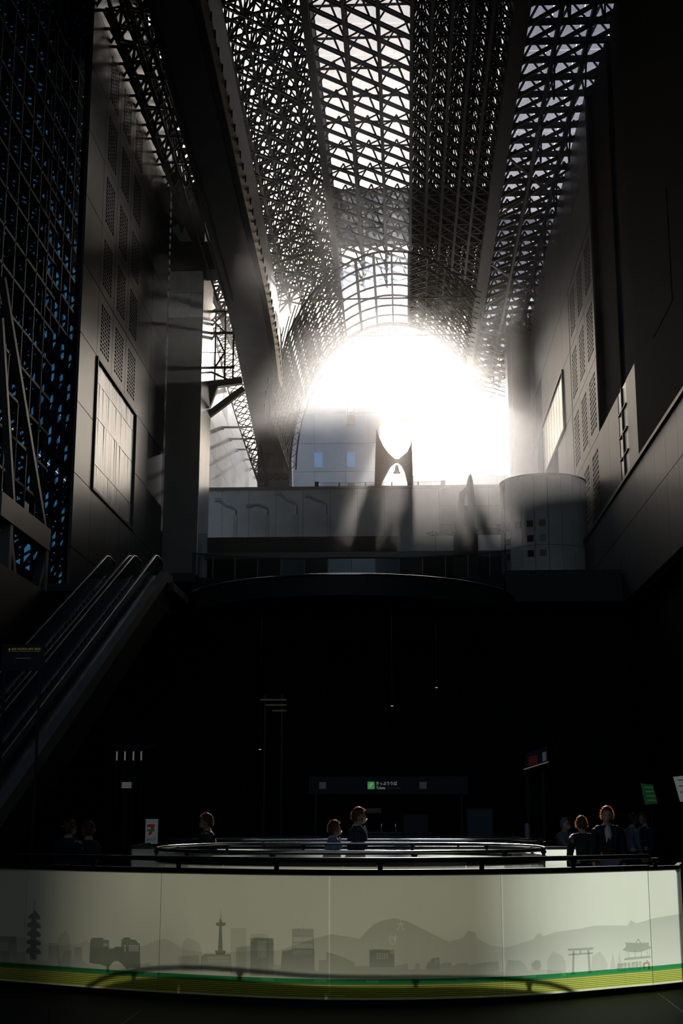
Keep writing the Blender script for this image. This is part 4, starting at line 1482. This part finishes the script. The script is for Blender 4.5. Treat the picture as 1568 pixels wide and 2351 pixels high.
rb = thing('rear_barrier', 'straight frosted barrier with returned ends behind the walking couple', 'barrier')
rc = [Vector(p) for p in ((-4.45, 24, 0), (-4.22, 21.3, 0), (-3.7, 21.5, 0), (-2.2, 21.6, 0), (-.7, 21.6, 0), (.8, 21.6, 0), (2.1, 21.5, 0), (2.68, 21.35, 0), (2.78, 24, 0))]
for s in range(8):
    sheet(rc, s, s + 1, .05, 1.09, 0, .012, M['frost_in'], M['clear'], 'panel', rb, .004, .004)
strip(rc, 0, 8, 1.07, 1.11, .02, .045).build('top_rail', M['railblack'], rb)
strip(rc, 0, 8, 0, .05, .03, .07).build('kick_base', M['black'], rb)
MB().tube([p + Vector((0, 0, 1.2)) for p in rc[2:7]], .022, 8).build('handrail', M['chrome'], rb, smooth=True)
for p in rc[2:7]:
    o = MB().tube([(0, 0, 1.1), (0, 0, 1.15), (0, 0, 1.165), (0, 0, 1.185)], [.02, .02, .034, .034], 8).build('bracket', M['railblack'], rb)
    o.location = p
# side panels close the corridor left and right of the oval
fb2 = thing('far_barrier', 'dim green glass barrier farther back before the ticket hall', 'barrier')
rd = [Vector(p) for p in ((-4.2, 28.6, 0), (-2.4, 28.8, 0), (-.4, 28.9, 0), (1.0, 28.9, 0), (2.2, 28.9, 0), (2.3, 24.2, 0))]
for s in range(5):
    sheet(rd, s, s + 1, .05, 1.12, 0, .012, frosted('green frosted glass', (.1, .2, .16)), M['clear'], 'panel', fb2, .006, .006)
strip(rd, 0, 5, 1.1, 1.14, .02, .04).build('top_rail', M['railblack'], fb2)
strip(rd, 0, 5, 0, .05, .03, .07).build('kick_base', M['black'], fb2)


# ------------------------------------------------------------------ people
def skin_mesh(verts, edges, radii, levels=1):
    me = bpy.data.meshes.new('skeleton')
    me.from_pydata(verts, edges, [])
    o = bpy.data.objects.new('skeleton', me)
    col.objects.link(o)
    sk = o.modifiers.new('skin', 'SKIN')
    sk.use_smooth_shade = True
    sb = o.modifiers.new('sub', 'SUBSURF')
    sb.levels = levels
    sb.render_levels = levels
    for i, v in enumerate(me.skin_vertices[0].data):
        r = radii[i]
        v.radius = r if isinstance(r, tuple) else (r, r)
        v.use_root = (i == 0)
    dg = bpy.context.evaluated_depsgraph_get()
    out = bpy.data.meshes.new_from_object(o.evaluated_get(dg))
    bpy.data.objects.remove(o)
    bpy.data.meshes.remove(me)
    return out


def head_mesh(c, s=1.0):
    """A head looking along +X, centre c."""
    bm = bmesh.new()
    bmesh.ops.create_uvsphere(bm, u_segments=24, v_segments=16, radius=1)
    for v in bm.verts:
        x, y, z = v.co
        w = 1.0 - .28 * max(0, -z) ** 1.5
        fx = x * .098 * (1 - .12 * max(0, -z))
        fy = y * .077 * w
        fz = z * .118
        if x > 0 and z < -.2:
            fx += .012 * max(0, 1 - abs(y) * 2.2)                      # jaw and chin
        if x > .85 and abs(y) < .22 and -.32 < z < .12:
            fx += .022 * (1 - abs(y) / .22) * (1 - abs(z + .12) / .32)  # nose
        if x > .6 and .02 < z < .22 and .2 < abs(y) < .5:
            fx -= .008                                                  # eye sockets
        v.co = Vector((fx, fy, fz)) * s + Vector(c)
    for sy in (-1, 1):                                                  # ears
        r = bmesh.ops.create_uvsphere(bm, u_segments=8, v_segments=6, radius=1)
        for v in r['verts']:
            v.co = Vector((v.co.x * .02 - .008, v.co.y * .009 + sy * .078, v.co.z * .032 - .005)) * s + Vector(c)
    return bm


def blob(bm, c, r, seg=8):
    q = bmesh.ops.create_uvsphere(bm, u_segments=seg, v_segments=max(4, seg // 2), radius=1)
    for v in q['verts']:
        v.co = Vector((v.co.x * r[0] + c[0], v.co.y * r[1] + c[1], v.co.z * r[2] + c[2]))


def bm_obj(bm, name, m, parent, smooth=True):
    me = bpy.data.meshes.new(name)
    bm.to_mesh(me)
    bm.free()
    return link(name, me, m, parent, smooth)


def person(label, loc, rz, h, top, legs, hair, masked=True, stride=.0, arm=(0, 0), cap=None, collar=None, hairlong=False, bag=None, group=None, hunch=0.0, face_turn=0.0):
    """A standing or walking figure facing local +X."""
    p = thing('person', label, 'person', loc, rz, group)
    k = h / 1.72
    S = lambda x, y, z: (x * k, y * k, z * k)
    fx = hunch
    st = stride
    pel, chest, neck = S(0, 0, .96), S(.01 + fx * .5, 0, 1.27), S(fx, 0, 1.45)
    hc = (fx + .03) * k, 0, 1.585 * k
    V = [pel, S(0, 0, 1.08), chest, S(fx, 0, 1.40), neck, S(fx + .015, 0, 1.53)]
    Rr = [(.15 * k, .12 * k), (.14 * k, .105 * k), (.165 * k, .115 * k), (.10 * k, .085 * k), (.055 * k, .055 * k), (.05 * k, .05 * k)]
    E = [(0, 1), (1, 2), (2, 3), (3, 4), (4, 5)]
    arms, legsv = [], []
    for sy in (-1, 1):
        sw_ = arm[0] if sy < 0 else arm[1]
        sh = S(fx, sy * .17, 1.39)
        el = S(fx + math.sin(sw_) * .28, sy * .225, 1.39 - math.cos(sw_) * .28)
        bend = sw_ + .35 + (1.1 if abs(sw_) > .5 else 0)
        wr = (el[0] + math.sin(bend) * .25 * k, sy * .215 * k, el[2] - math.cos(bend) * .25 * k)
        d = Vector((math.sin(bend), 0, -math.cos(bend)))
        i0 = len(V)
        V += [sh, el, wr]
        Rr += [.062 * k, .046 * k, .03 * k]
        E += [(3, i0), (i0, i0 + 1), (i0 + 1, i0 + 2)]
        palm = tuple(Vector(wr) + d * .075 * k)
        V.append(palm)
        Rr.append((.018 * k, .034 * k))
        E.append((i0 + 2, i0 + 3))
        arms.append((sh, el, wr))
        side = Vector((0, 1, 0)).cross(d)
        for f_ in range(4):
            base = Vector(palm) + side * ((f_ - 1.5) * .017 * k)
            L = (.072, .08, .076, .06)[f_] * k
            curl = Vector((0, -sy, 0))
            V += [tuple(base + d * L * .55), tuple(base + d * L + curl * .02 * k)]
            Rr += [.0085 * k, .0075 * k]
            E += [(i0 + 3, len(V) - 2), (len(V) - 2, len(V) - 1)]
        tb = Vector(wr) + d * .035 * k + side * .03 * k
        V += [tuple(tb), tuple(tb + d * .05 * k + side * .018 * k)]
        Rr += [.011 * k, .009 * k]
        E += [(i0 + 2, len(V) - 2), (len(V) - 2, len(V) - 1)]
    for sy in (-1, 1):
        a = st * sy
        hip = S(0, sy * .09, .9)
        kn = S(math.sin(a) * .43 + .02, sy * .095, .9 - math.cos(a) * .42)
        an = S(math.sin(a) * .43 + math.sin(a * 1.2 - .1 * abs(st)) * .40, sy * .09, .085)
        toe = (an[0] + .14 * k, an[1] + sy * .015, .035 * k)
        i0 = len(V)
        V += [hip, kn, an, toe]
        Rr += [.085 * k, .058 * k, .042 * k, .03 * k]
        E += [(0, i0), (i0, i0 + 1), (i0 + 1, i0 + 2), (i0 + 2, i0 + 3)]
        legsv.append((hip, kn, an, toe))
    me = skin_mesh(V, E, Rr)
    bm = head_mesh((0, 0, 0), k)
    if face_turn:
        bmesh.ops.rotate(bm, verts=bm.verts[:], cent=(0, 0, 0), matrix=Matrix.Rotation(face_turn, 3, 'Z'))
    bmesh.ops.translate(bm, verts=bm.verts[:], vec=hc)
    bm.from_mesh(me)
    body = bm_obj(bm, 'body', M['skin'], p)
    RT = Matrix.Rotation(face_turn, 3, 'Z')
    H = lambda x, y, z: tuple(RT @ Vector((x * k, y * k, z * k)) + Vector(hc))
    b2 = bmesh.new()
    for sy in (-1, 1):
        blob(b2, H(.087, sy * .03, .012), (.008 * k, .012 * k, .008 * k))
    bm_obj(b2, 'eyes', M['eye'], body)
    if not masked:
        b2 = bmesh.new()
        blob(b2, H(.1, 0, -.06), (.008 * k, .022 * k, .007 * k))
        bm_obj(b2, 'mouth', M['lip'], body)
    # top garment
    tv = [S(0, 0, .9), S(0, 0, 1.08), chest, S(fx, 0, 1.40), S(fx, 0, 1.455)]
    tr_ = [(.165 * k, .135 * k), (.16 * k, .125 * k), (.185 * k, .13 * k), (.115 * k, .1 * k), (.07 * k, .07 * k)]
    te = [(0, 1), (1, 2), (2, 3), (3, 4)]
    for (sh, el, wr) in arms:
        i0 = len(tv)
        tv += [sh, el, tuple(Vector(el).lerp(Vector(wr), .93))]
        tr_ += [.08 * k, .062 * k, .048 * k]
        te += [(3, i0), (i0, i0 + 1), (i0 + 1, i0 + 2)]
    link('jacket', skin_mesh(tv, te, tr_), top, p, True)
    lv, lr, le = [S(0, 0, .98)], [(.165 * k, .13 * k)], []
    for (hip, kn, an, toe) in legsv:
        i0 = len(lv)
        lv += [hip, kn, (an[0], an[1], an[2] + .02 * k)]
        lr += [.1 * k, .075 * k, .065 * k]
        le += [(0, i0), (i0, i0 + 1), (i0 + 1, i0 + 2)]
    link('trousers', skin_mesh(lv, le, lr), legs, p, True)
    for (hip, kn, an, toe) in legsv:
        b2 = bmesh.new()
        blob(b2, ((an[0] + toe[0]) / 2, an[1], .045 * k), (.14 * k, .05 * k, .045 * k), 12)
        bm_obj(b2, 'shoe', M['shoe'], p)
    # hair or cap
    b2 = bmesh.new()
    bmesh.ops.create_uvsphere(b2, u_segments=28, v_segments=18, radius=1)
    kill = []
    for v in b2.verts:
        x, y, z = v.co
        lim = -.05 + .55 * max(0, x) if not hairlong else -.35 + .95 * max(0, x)
        if x < -.1:
            lim = -.62 if not hairlong else -1.05
        if x > .62 and z < .52:
            kill.append(v)
            continue
        if z < lim:
            kill.append(v)
            continue
        nz = noise.noise(Vector((x * 4, y * 4, z * 4 + h * 9))) * .07
        g = 1.1 + nz + (.06 if z > .5 else 0)
        v.co = Vector(H(x * .102 * g - .004, y * .082 * g, z * .124 * g + .004))
    bmesh.ops.delete(b2, geom=kill, context='VERTS')
    if not cap:
        b3 = bmesh.new()
        rnd = random.Random(int(h * 1000))
        for i in range(900):
            th_, z_ = rnd.uniform(0, 2 * math.pi), rnd.uniform(-.35, 1)
            q_ = math.sqrt(1 - z_ * z_)
            x_, y_ = q_ * math.cos(th_), q_ * math.sin(th_)
            if x_ > .5 and z_ < .6:
                continue
            c_ = Vector(H(x_ * .108, y_ * .088, z_ * .134 + .004))
            nrm_ = Vector((x_, y_, z_))
            t_ = (nrm_.cross(Vector((rnd.uniform(-1, 1), rnd.uniform(-1, 1), rnd.uniform(-1, 1))))).normalized()
            w_ = nrm_.cross(t_).normalized() * .004
            tip = c_ + (nrm_ * rnd.uniform(.2, .8) + t_ * .7) * rnd.uniform(.02, .042)
            b3.faces.new([b3.verts.new(c_ - w_), b3.verts.new(c_ + w_), b3.verts.new(tip)])
    ho_ = bm_obj(b2, 'cap' if cap else 'hair', cap or hair, p)
    if not cap:
        bm_obj(b3, 'hair_wisps', M['wisp'], ho_, False)['kind'] = 'stuff'
    if cap:
        b2 = bmesh.new()
        blob(b2, H(.11, 0, .045), (.07 * k, .07 * k, .01 * k), 12)
        bm_obj(b2, 'cap_peak', cap, p)
    if masked:
        b2 = bmesh.new()
        bmesh.ops.create_uvsphere(b2, u_segments=24, v_segments=16, radius=1)
        kill = []
        for v in b2.verts:
            x, y, z = v.co
            if x < .25 or z > -.02 or z < -.92:
                kill.append(v)
                continue
            puff = 1.12 + .1 * x
            w = 1.0 - .25 * max(0, -z) ** 1.5
            v.co = Vector(H(x * .104 * puff + .008, y * .08 * w * 1.06, z * .116))
        bmesh.ops.delete(b2, geom=kill, context='VERTS')
        bm_obj(b2, 'face_mask', M['mask'], p)
        for sy in (-1, 1):
            MB().tube([H(.05, sy * .076, -.015), H(-.005, sy * .084, .005)], .0025 * k, 5).build('ear_loop', M['mask'], p)
    if collar:
        b2 = bmesh.new()
        blob(b2, (fx * k + .115 * k, 0, 1.29 * k), (.045 * k, .06 * k, .17 * k), 12)
        bm_obj(b2, 'shirt_front', collar, p)
        MB().lathe([(.075 * k, 1.41 * k), (.066 * k, 1.475 * k)], (fx * k, 0, 0), 14).build('collar', collar, p)
    if bag:
        for sy in (-1, 1):
            MB().tube([S(fx + .12, sy * .1, 1.1), S(fx + .13, sy * .11, 1.3), S(fx, sy * .11, 1.45), S(fx - .12, sy * .1, 1.38)], .018 * k, 6).build('bag_strap', bag, p)
        b2 = bmesh.new()
        blob(b2, S(fx - .2, 0, 1.2), (.1 * k, .15 * k, .22 * k), 12)
        bm_obj(b2, 'backpack', bag, p)
    return p


person('man in navy jacket and white face mask walking past the barrier', (-.72, 20.4, 0), R(8), 1.685, M['navy'], M['blackcloth'], M['hair'], True, .25, (.15, -.15), collar=M['whitecloth'], face_turn=R(-4))
person('shorter woman in pale blue with white face mask beside the navy jacket man', (-1.05, 19.95, 0), R(10), 1.50, M['bluecloth'], M['blackcloth'], M['hair'], True, -.2, (-.1, .1), hairlong=True, collar=M['whitecloth'])
person('man in open black jacket over white shirt with a backpack, facing the barrier', (2.95, 20.6, 0), R(-95), 1.70, M['blackcloth'], M['greycloth'], M['hair'], False, .05, (.1, -.1), collar=M['whitecloth'], bag=M['blackcloth'])
person('woman in cap and mask looking at her phone beside the far barrier', (2.78, 24.7, 0), R(-40), 1.53, M['greycloth'], M['blackcloth'], M['hair2'], True, .05, (.7, .6), cap=M['greycloth'])
person('dark clad figure standing between the capped woman and the backpack man', (2.62, 20.9, 0), R(100), 1.56, M['blackcloth'], M['blackcloth'], M['hair2'], False, .05)
person('dark clad visitor facing away at the left end of the barriers', (-4.55, 18.6, 0), R(60), 1.52, M['blackcloth'], M['blackcloth'], M['hair2'], True, .05)
person('dark clad companion beside the visitor at the left end', (-4.15, 18.1, 0), R(150), 1.5, M['blackcloth'], M['blackcloth'], M['hair2'], False, .05)
person('man in black standing behind the left curve of the oval barrier', (-2.9, 20.3, 0), R(190), 1.6, M['blackcloth'], M['blackcloth'], M['hair2'], False, .05)
person('distant passer-by in dim grey under the green screen', (4.25, 26.5, 0), R(20), 1.6, M['greycloth'], M['navy'], M['hair2'], False, .2)
person('second distant passer-by in dark blue near the green screen', (4.55, 26.8, 0), R(200), 1.62, M['navy'], M['navy'], M['hair2'], False, .1)

# ------------------------------------------------------------------ signs and furniture of the dark hall
YS = 40.0
GREEN = emis('green lit sign', (.06, .4, .1), .45)
WHITE = emis('white lit lettering', (.8, .85, .8), .22)
DIM = emis('dim lit lettering', (.3, .32, .32), .03)
YEL = emis('amber lit lettering', (.8, .55, .15), .1)


def hang(parent, xs, z0, z1):
    for x in xs:
        MB().bar((x, .05, z0), (x, .05, z1), .03).build('hanger', M['black'], parent)


ts = thing('ticket_sign', 'black overhead sign with green emblem and white ticket office lettering', 'sign', (-.6, YS, 2.15))
MB().box(-2.2, 2.4, 0, .12, 0, .5).build('board', M['black'], ts)
MB().box(-.5, -.3, -.03, 0, .14, .35).build('emblem', GREEN, ts)
b = MB()
b.prism([(-.46, -.04, .18), (-.4, -.04, .22), (-.34, -.04, .31), (-.38, -.04, .32), (-.44, -.04, .25)], (0, .01, 0))
b.build('emblem_mark', WHITE, ts)
text_fit('きっぷうりば', .6, .105, WHITE, ts, (-.25, -.02, .25))
text_fit('Tickets', .26, .075, WHITE, ts, (-.25, -.02, .14))
text_fit('표사는곳', .16, .05, DIM, ts, (.08, -.02, .145))
text_fit('售票处', .15, .05, DIM, ts, (.3, -.02, .145))
for x0 in (-1.9, 1.0):
    MB().box(x0, x0 + .2, -.03, 0, .15, .34).build('dim_emblem', DIM, ts)
for x in (-2.0, 2.2):
    MB().box(x - .04, x + .04, .03, .1, -2.15, 0).build('post', M['black'], ts)

dsn = thing('direction_sign', 'black hanging sign with an amber arrow and lettering by the escalators', 'sign', (-6.85, 24, 4.1))
MB().box(-.36, .4, 0, .08, 0, .46).build('board', M['black'], dsn)
text_fit('東広場・烏丸小路広場・南広場・南遊歩道', .52, .042, YEL, dsn, (-.18, -.012, .36))
text_fit('East Square  Muromachi Square  South Square', .52, .018, YEL, dsn, (-.18, -.012, .33))
MB().box(-.1, .18, -.015, 0, .21, .222).build('dim_line', DIM, dsn)
b = MB().bar((-.22, -.012, .33), (-.22, -.012, .385), .008).bar((-.24, -.012, .37), (-.22, -.012, .392), .008).bar((-.2, -.012, .37), (-.22, -.012, .392), .008)
b.build('arrow', YEL, dsn)
for x in (-.3, .34):
    MB().box(x - .02, x + .02, .03, .07, -4.1, .02).build('post', M['black'], dsn)

st = thing('store_sign', 'upright shop sign with red green and white figure', 'sign', (-7.38, 40, 0))
MB().box(-.15, .2, 0, .1, .75, 1.45).build('panel', emis('white lit panel', (.55, .65, .6), .05), st)
MB().prism([(-.1, -.02, 1.3), (.12, -.02, 1.3), (.12, -.02, 1.24), (.02, -.02, 1.0), (-.07, -.02, 1.0), (.02, -.02, 1.22), (-.1, -.02, 1.22)], (0, .015, 0)).build('numeral', emis('red lit print', (.5, .02, .02), .08), st)
MB().box(-.1, .12, -.03, -.01, 1.1, 1.16).build('green_bar', emis('green lit print', (.02, .2, .06), .08), st)
text_fit('みやげ', .28, .13, M['black'], st, (-.12, -.02, .8))
MB().box(-.02, .06, .02, .08, 0, .76).build('post', M['black'], st)

for k, x in enumerate((-8.44, -8.2, -7.95, -7.72)):
    l = thing('tube_lamp', ['upright tube lamp, first of four from the escalators', 'upright tube lamp, second of four from the escalators', 'upright tube lamp, third of four from the escalators', 'upright tube lamp, last of four from the escalators'][k], 'lamp', (x, 40, 0), 0, 'small upright tube lamps of the shop front')
    MB().tube([(0, 0, 3.12), (0, 0, 3.38)], .022, 6).build('tube', emis('dim tube light', (.6, .75, .6), .12), l)
    MB().bar((0, .05, 0), (0, .05, 3.4), .03).build('support', M['black'], l)
    MB().bar((0, .05, 3.45), (.45, .05, 3.58), .05).build('hood', M['stone_dark'], l)
vg = thing('vent_sign', 'small white slatted notice on the dark shop front', 'sign', (-8.12, 40, 2.33))
for k in range(4):
    MB().box(-.14, .14, -.03, 0, k * .045, k * .045 + .025).build('slat', emis('white lit slat', (.6, .7, .6), .12), vg)
MB().box(-.16, .16, 0, .06, -.02, .2).build('backing', M['black'], vg)
MB().box(-.02, .02, .01, .05, -2.33, 0).build('post', M['black'], vg)

for k, (x0, x1, z0, z1, c) in enumerate(((1.72, 2.4, .95, 1.72, (.03, .05, .065)), (-.05, .6, .95, 1.55, (.02, .025, .03)))):
    po = thing('poster_stand', ['framed pale notice poster on a stand in the dark hall', 'dim notice board on a stand nearer the ticket counter'][k], 'poster', ((x0 + x1) / 2, 39, 0), 0, 'notice stands in the ticket hall')
    w = (x1 - x0) / 2
    MB().box(-w, w, 0, .05, z0, z1).build('board', emis('dim lit poster %d' % k, c, .02), po)
    f = MB().box(-w - .04, -w, -.02, .06, z0 - .04, z1 + .04).box(w, w + .04, -.02, .06, z0 - .04, z1 + .04).box(-w, w, -.02, .06, z0 - .04, z0).box(-w, w, -.02, .06, z1, z1 + .04)
    f.build('frame', M['black'], po)
    for x in (-w * .8, w * .8):
        MB().box(x - .02, x + .02, .01, .05, 0, z0).build('leg', M['black'], po)
tc_ = thing('ticket_counter', 'dark ticket counter with small bright items on its top', 'counter', (-.2, 39.5, 0))
MB().box(-.9, .9, 0, .6, 0, 1.05).build('desk', mat('dark green counter', (.03, .06, .05), .4), tc_)
MB().box(-.95, .95, -.05, .65, 1.05, 1.09).build('top', M['steel_pale'], tc_)
for x in (-.5, -.1, .25):
    MB().lathe([(.06, 1.09), (.05, 1.25), (.02, 1.32)], (x, .2, 0), 10).build('item', M['chrome'], tc_)
MB().box(-1.0, -.5, -.02, .02, 1.62, 1.75).build('name_plate', emis('pale name plate', (.12, .12, .11), .02), tc_)
MB().bar((-.95, .3, 1.05), (-.95, .3, 1.75), .03).bar((-.95, 0, 1.72), (-.95, .3, 1.72), .03).build('plate_post', M['black'], tc_)

pb = thing('white_post', 'slim white bollard post in the ticket hall', 'post', (3.02, 35, 0))
MB().lathe([(.06, 0), (.06, 1.33), (.03, 1.37), (0, 1.37)], (0, 0, 0), 12).build('shaft', M['pale_wall'], pb)
MB().lathe([(.14, 0), (.14, .03), (.06, .05)], (0, 0, 0), 14).build('foot', M['black'], pb)

ds = thing('departure_screen', 'tilted green lit information screen hung in the hall', 'screen', (6.95, 40, 1.9))
MB().prism([(-.22, 0, .55), (.12, 0, .5), (.24, 0, -.02), (-.12, 0, -.05)], (0, .08, 0)).build('display', emis('green screen glow', (.02, .12, .03), .12), ds)
for k in range(4):
    MB().box(-.12 + k * .02, .12 + k * .02, -.02, 0, .42 - k * .12, .45 - k * .12).build('text_line', emis('pale green text', (.3, .5, .3), .05), ds)
MB().bar((.05, .06, -1.9), (.05, .06, .2), .06).build('post', M['black'], ds)
ds = thing('notice_screen', 'tilted pale white screen at the right edge of the hall', 'screen', (7.95, 40, 1.95))
MB().prism([(-.28, 0, .68), (.4, 0, .75), (.55, 0, 0), (-.12, 0, -.02)], (0, .08, 0)).build('display', emis('white screen glow', (.5, .55, .5), .14), ds)
for k in range(3):
    MB().box(-.18 + k * .03, .3 + k * .03, -.02, 0, .58 - k * .17, .6 - k * .17).build('text_line', M['black'], ds)
MB().bar((.15, .06, -1.95), (.15, .06, .3), .06).build('post', M['black'], ds)

kb = thing('kiosk_canopy', 'dark kiosk canopy with a red and white lit fascia', 'kiosk', (4.0, 40, 0))
MB().prism([(-.55, 0, 2.85), (.1, 0, 3.05), (.1, 0, 3.5), (-.55, 0, 3.3)], (0, 1.5, 0)).build('fascia_box', M['black'], kb)
MB().prism([(-.45, -.02, 2.95), (-.2, -.02, 3.0), (-.2, -.02, 3.25), (-.45, -.02, 3.2)], (0, .02, 0)).build('red_panel', emis('dim red panel', (.3, .02, .02), .04), kb)
MB().prism([(-.05, -.02, 3.06), (.06, -.02, 3.1), (.06, -.02, 3.35), (-.05, -.02, 3.32)], (0, .02, 0)).build('white_panel', emis('dim white panel', (.3, .35, .4), .06), kb)
MB().bar((-.6, -.02, 2.84), (.12, -.02, 3.06), .03).build('edge_light', emis('pale edge light', (.7, .65, .55), .1), kb)
MB().tube([(.3, 0, 3.5), (.55, 0, 3.66), (.8, 0, 3.7), (.9, 0, 3.66)], .025, 6).build('curved_pipe', M['chrome'], kb)
for x in (-.45, .0):
    MB().box(x - .04, x + .04, .6, .68, 0, 3.0).build('post', M['black'], kb)

sh = thing('slat_shelf', 'three dim yellowish slats on a rack deep in the dark hall', 'rack', (at(627, 1620, Y=56).x, 56, 0))
for k, (xa, xb, py) in enumerate(((597, 657, 1606), (610, 657, 1618), (625, 657, 1631))):
    p0, p1 = at(xa, py, Y=56), at(xb, py, Y=56)
    MB().box(p0.x - sh.location.x, p1.x - sh.location.x, 0, .2, p0.z - .03, p0.z + .02).build('slat', emis('dim yellowish slat %d' % k, (.35, .33, .16), .03), sh)  # slats are no lamps, a faint glow paints them as lit
for x in (-.35, .35):
    MB().box(x - .03, x + .03, .2, .28, 0, 6.4).build('post', M['black'], sh)

# small lamps under the drum
for k, (px, py, Y, l) in enumerate(((597, 1720, 55, 'tiny bright downlight hung left of the hall centre'), (700, 1578, 56, 'tiny downlight hung beside a pair of pale bars'), (900, 1620, 54, 'tiny downlight hung over the hall centre'), (1002, 1578, 56, 'tiny pale downlight right of the hall centre'))):
    q = at(px, py, Y=Y)
    d = thing('downlight', l, 'lamp', (q.x, q.y, q.z), 0, 'tiny hanging lamps in the dark hall')
    MB().lathe([(.0, .12), (.06, .1), (.08, 0), (0, 0)], (0, 0, 0), 12).build('shade', M['black'], d)
    MB().lathe([(.06, -.01), (.0, -.03)], (0, 0, 0), 12).build('bulb', emis('warm bulb %d' % k, (1, .85, .6), .8), d)
    MB().bar((0, 0, .1), (0, 0, 9.95 - q.z), .01).build('cord', M['black'], d)

# ------------------------------------------------------------------ haze volume added to stand in for lens glare
hm = bpy.data.materials.new('glare haze')
hm.use_nodes = True
hn, hl = hm.node_tree.nodes, hm.node_tree.links
hn.remove(hn['Principled BSDF'])
add = hn.new('ShaderNodeAddShader')
for k, (dens, g) in enumerate(((0.0006, .85), (0.0012, .6))):
    v_ = hn.new('ShaderNodeVolumeScatter')
    v_.inputs['Density'].default_value = dens
    v_.inputs['Anisotropy'].default_value = g
    v_.inputs['Color'].default_value = (1, .955, .92, 1)
    hl.new(v_.outputs[0], add.inputs[k])
hl.new(add.outputs[0], hn['Material Output'].inputs['Volume'])
hz = MB().box(-30, 26, 56, 215, 12.15, 60).build('haze', hm, kind='stuff')
tag(hz, 'thin added haze giving the glare around the sun', 'haze')
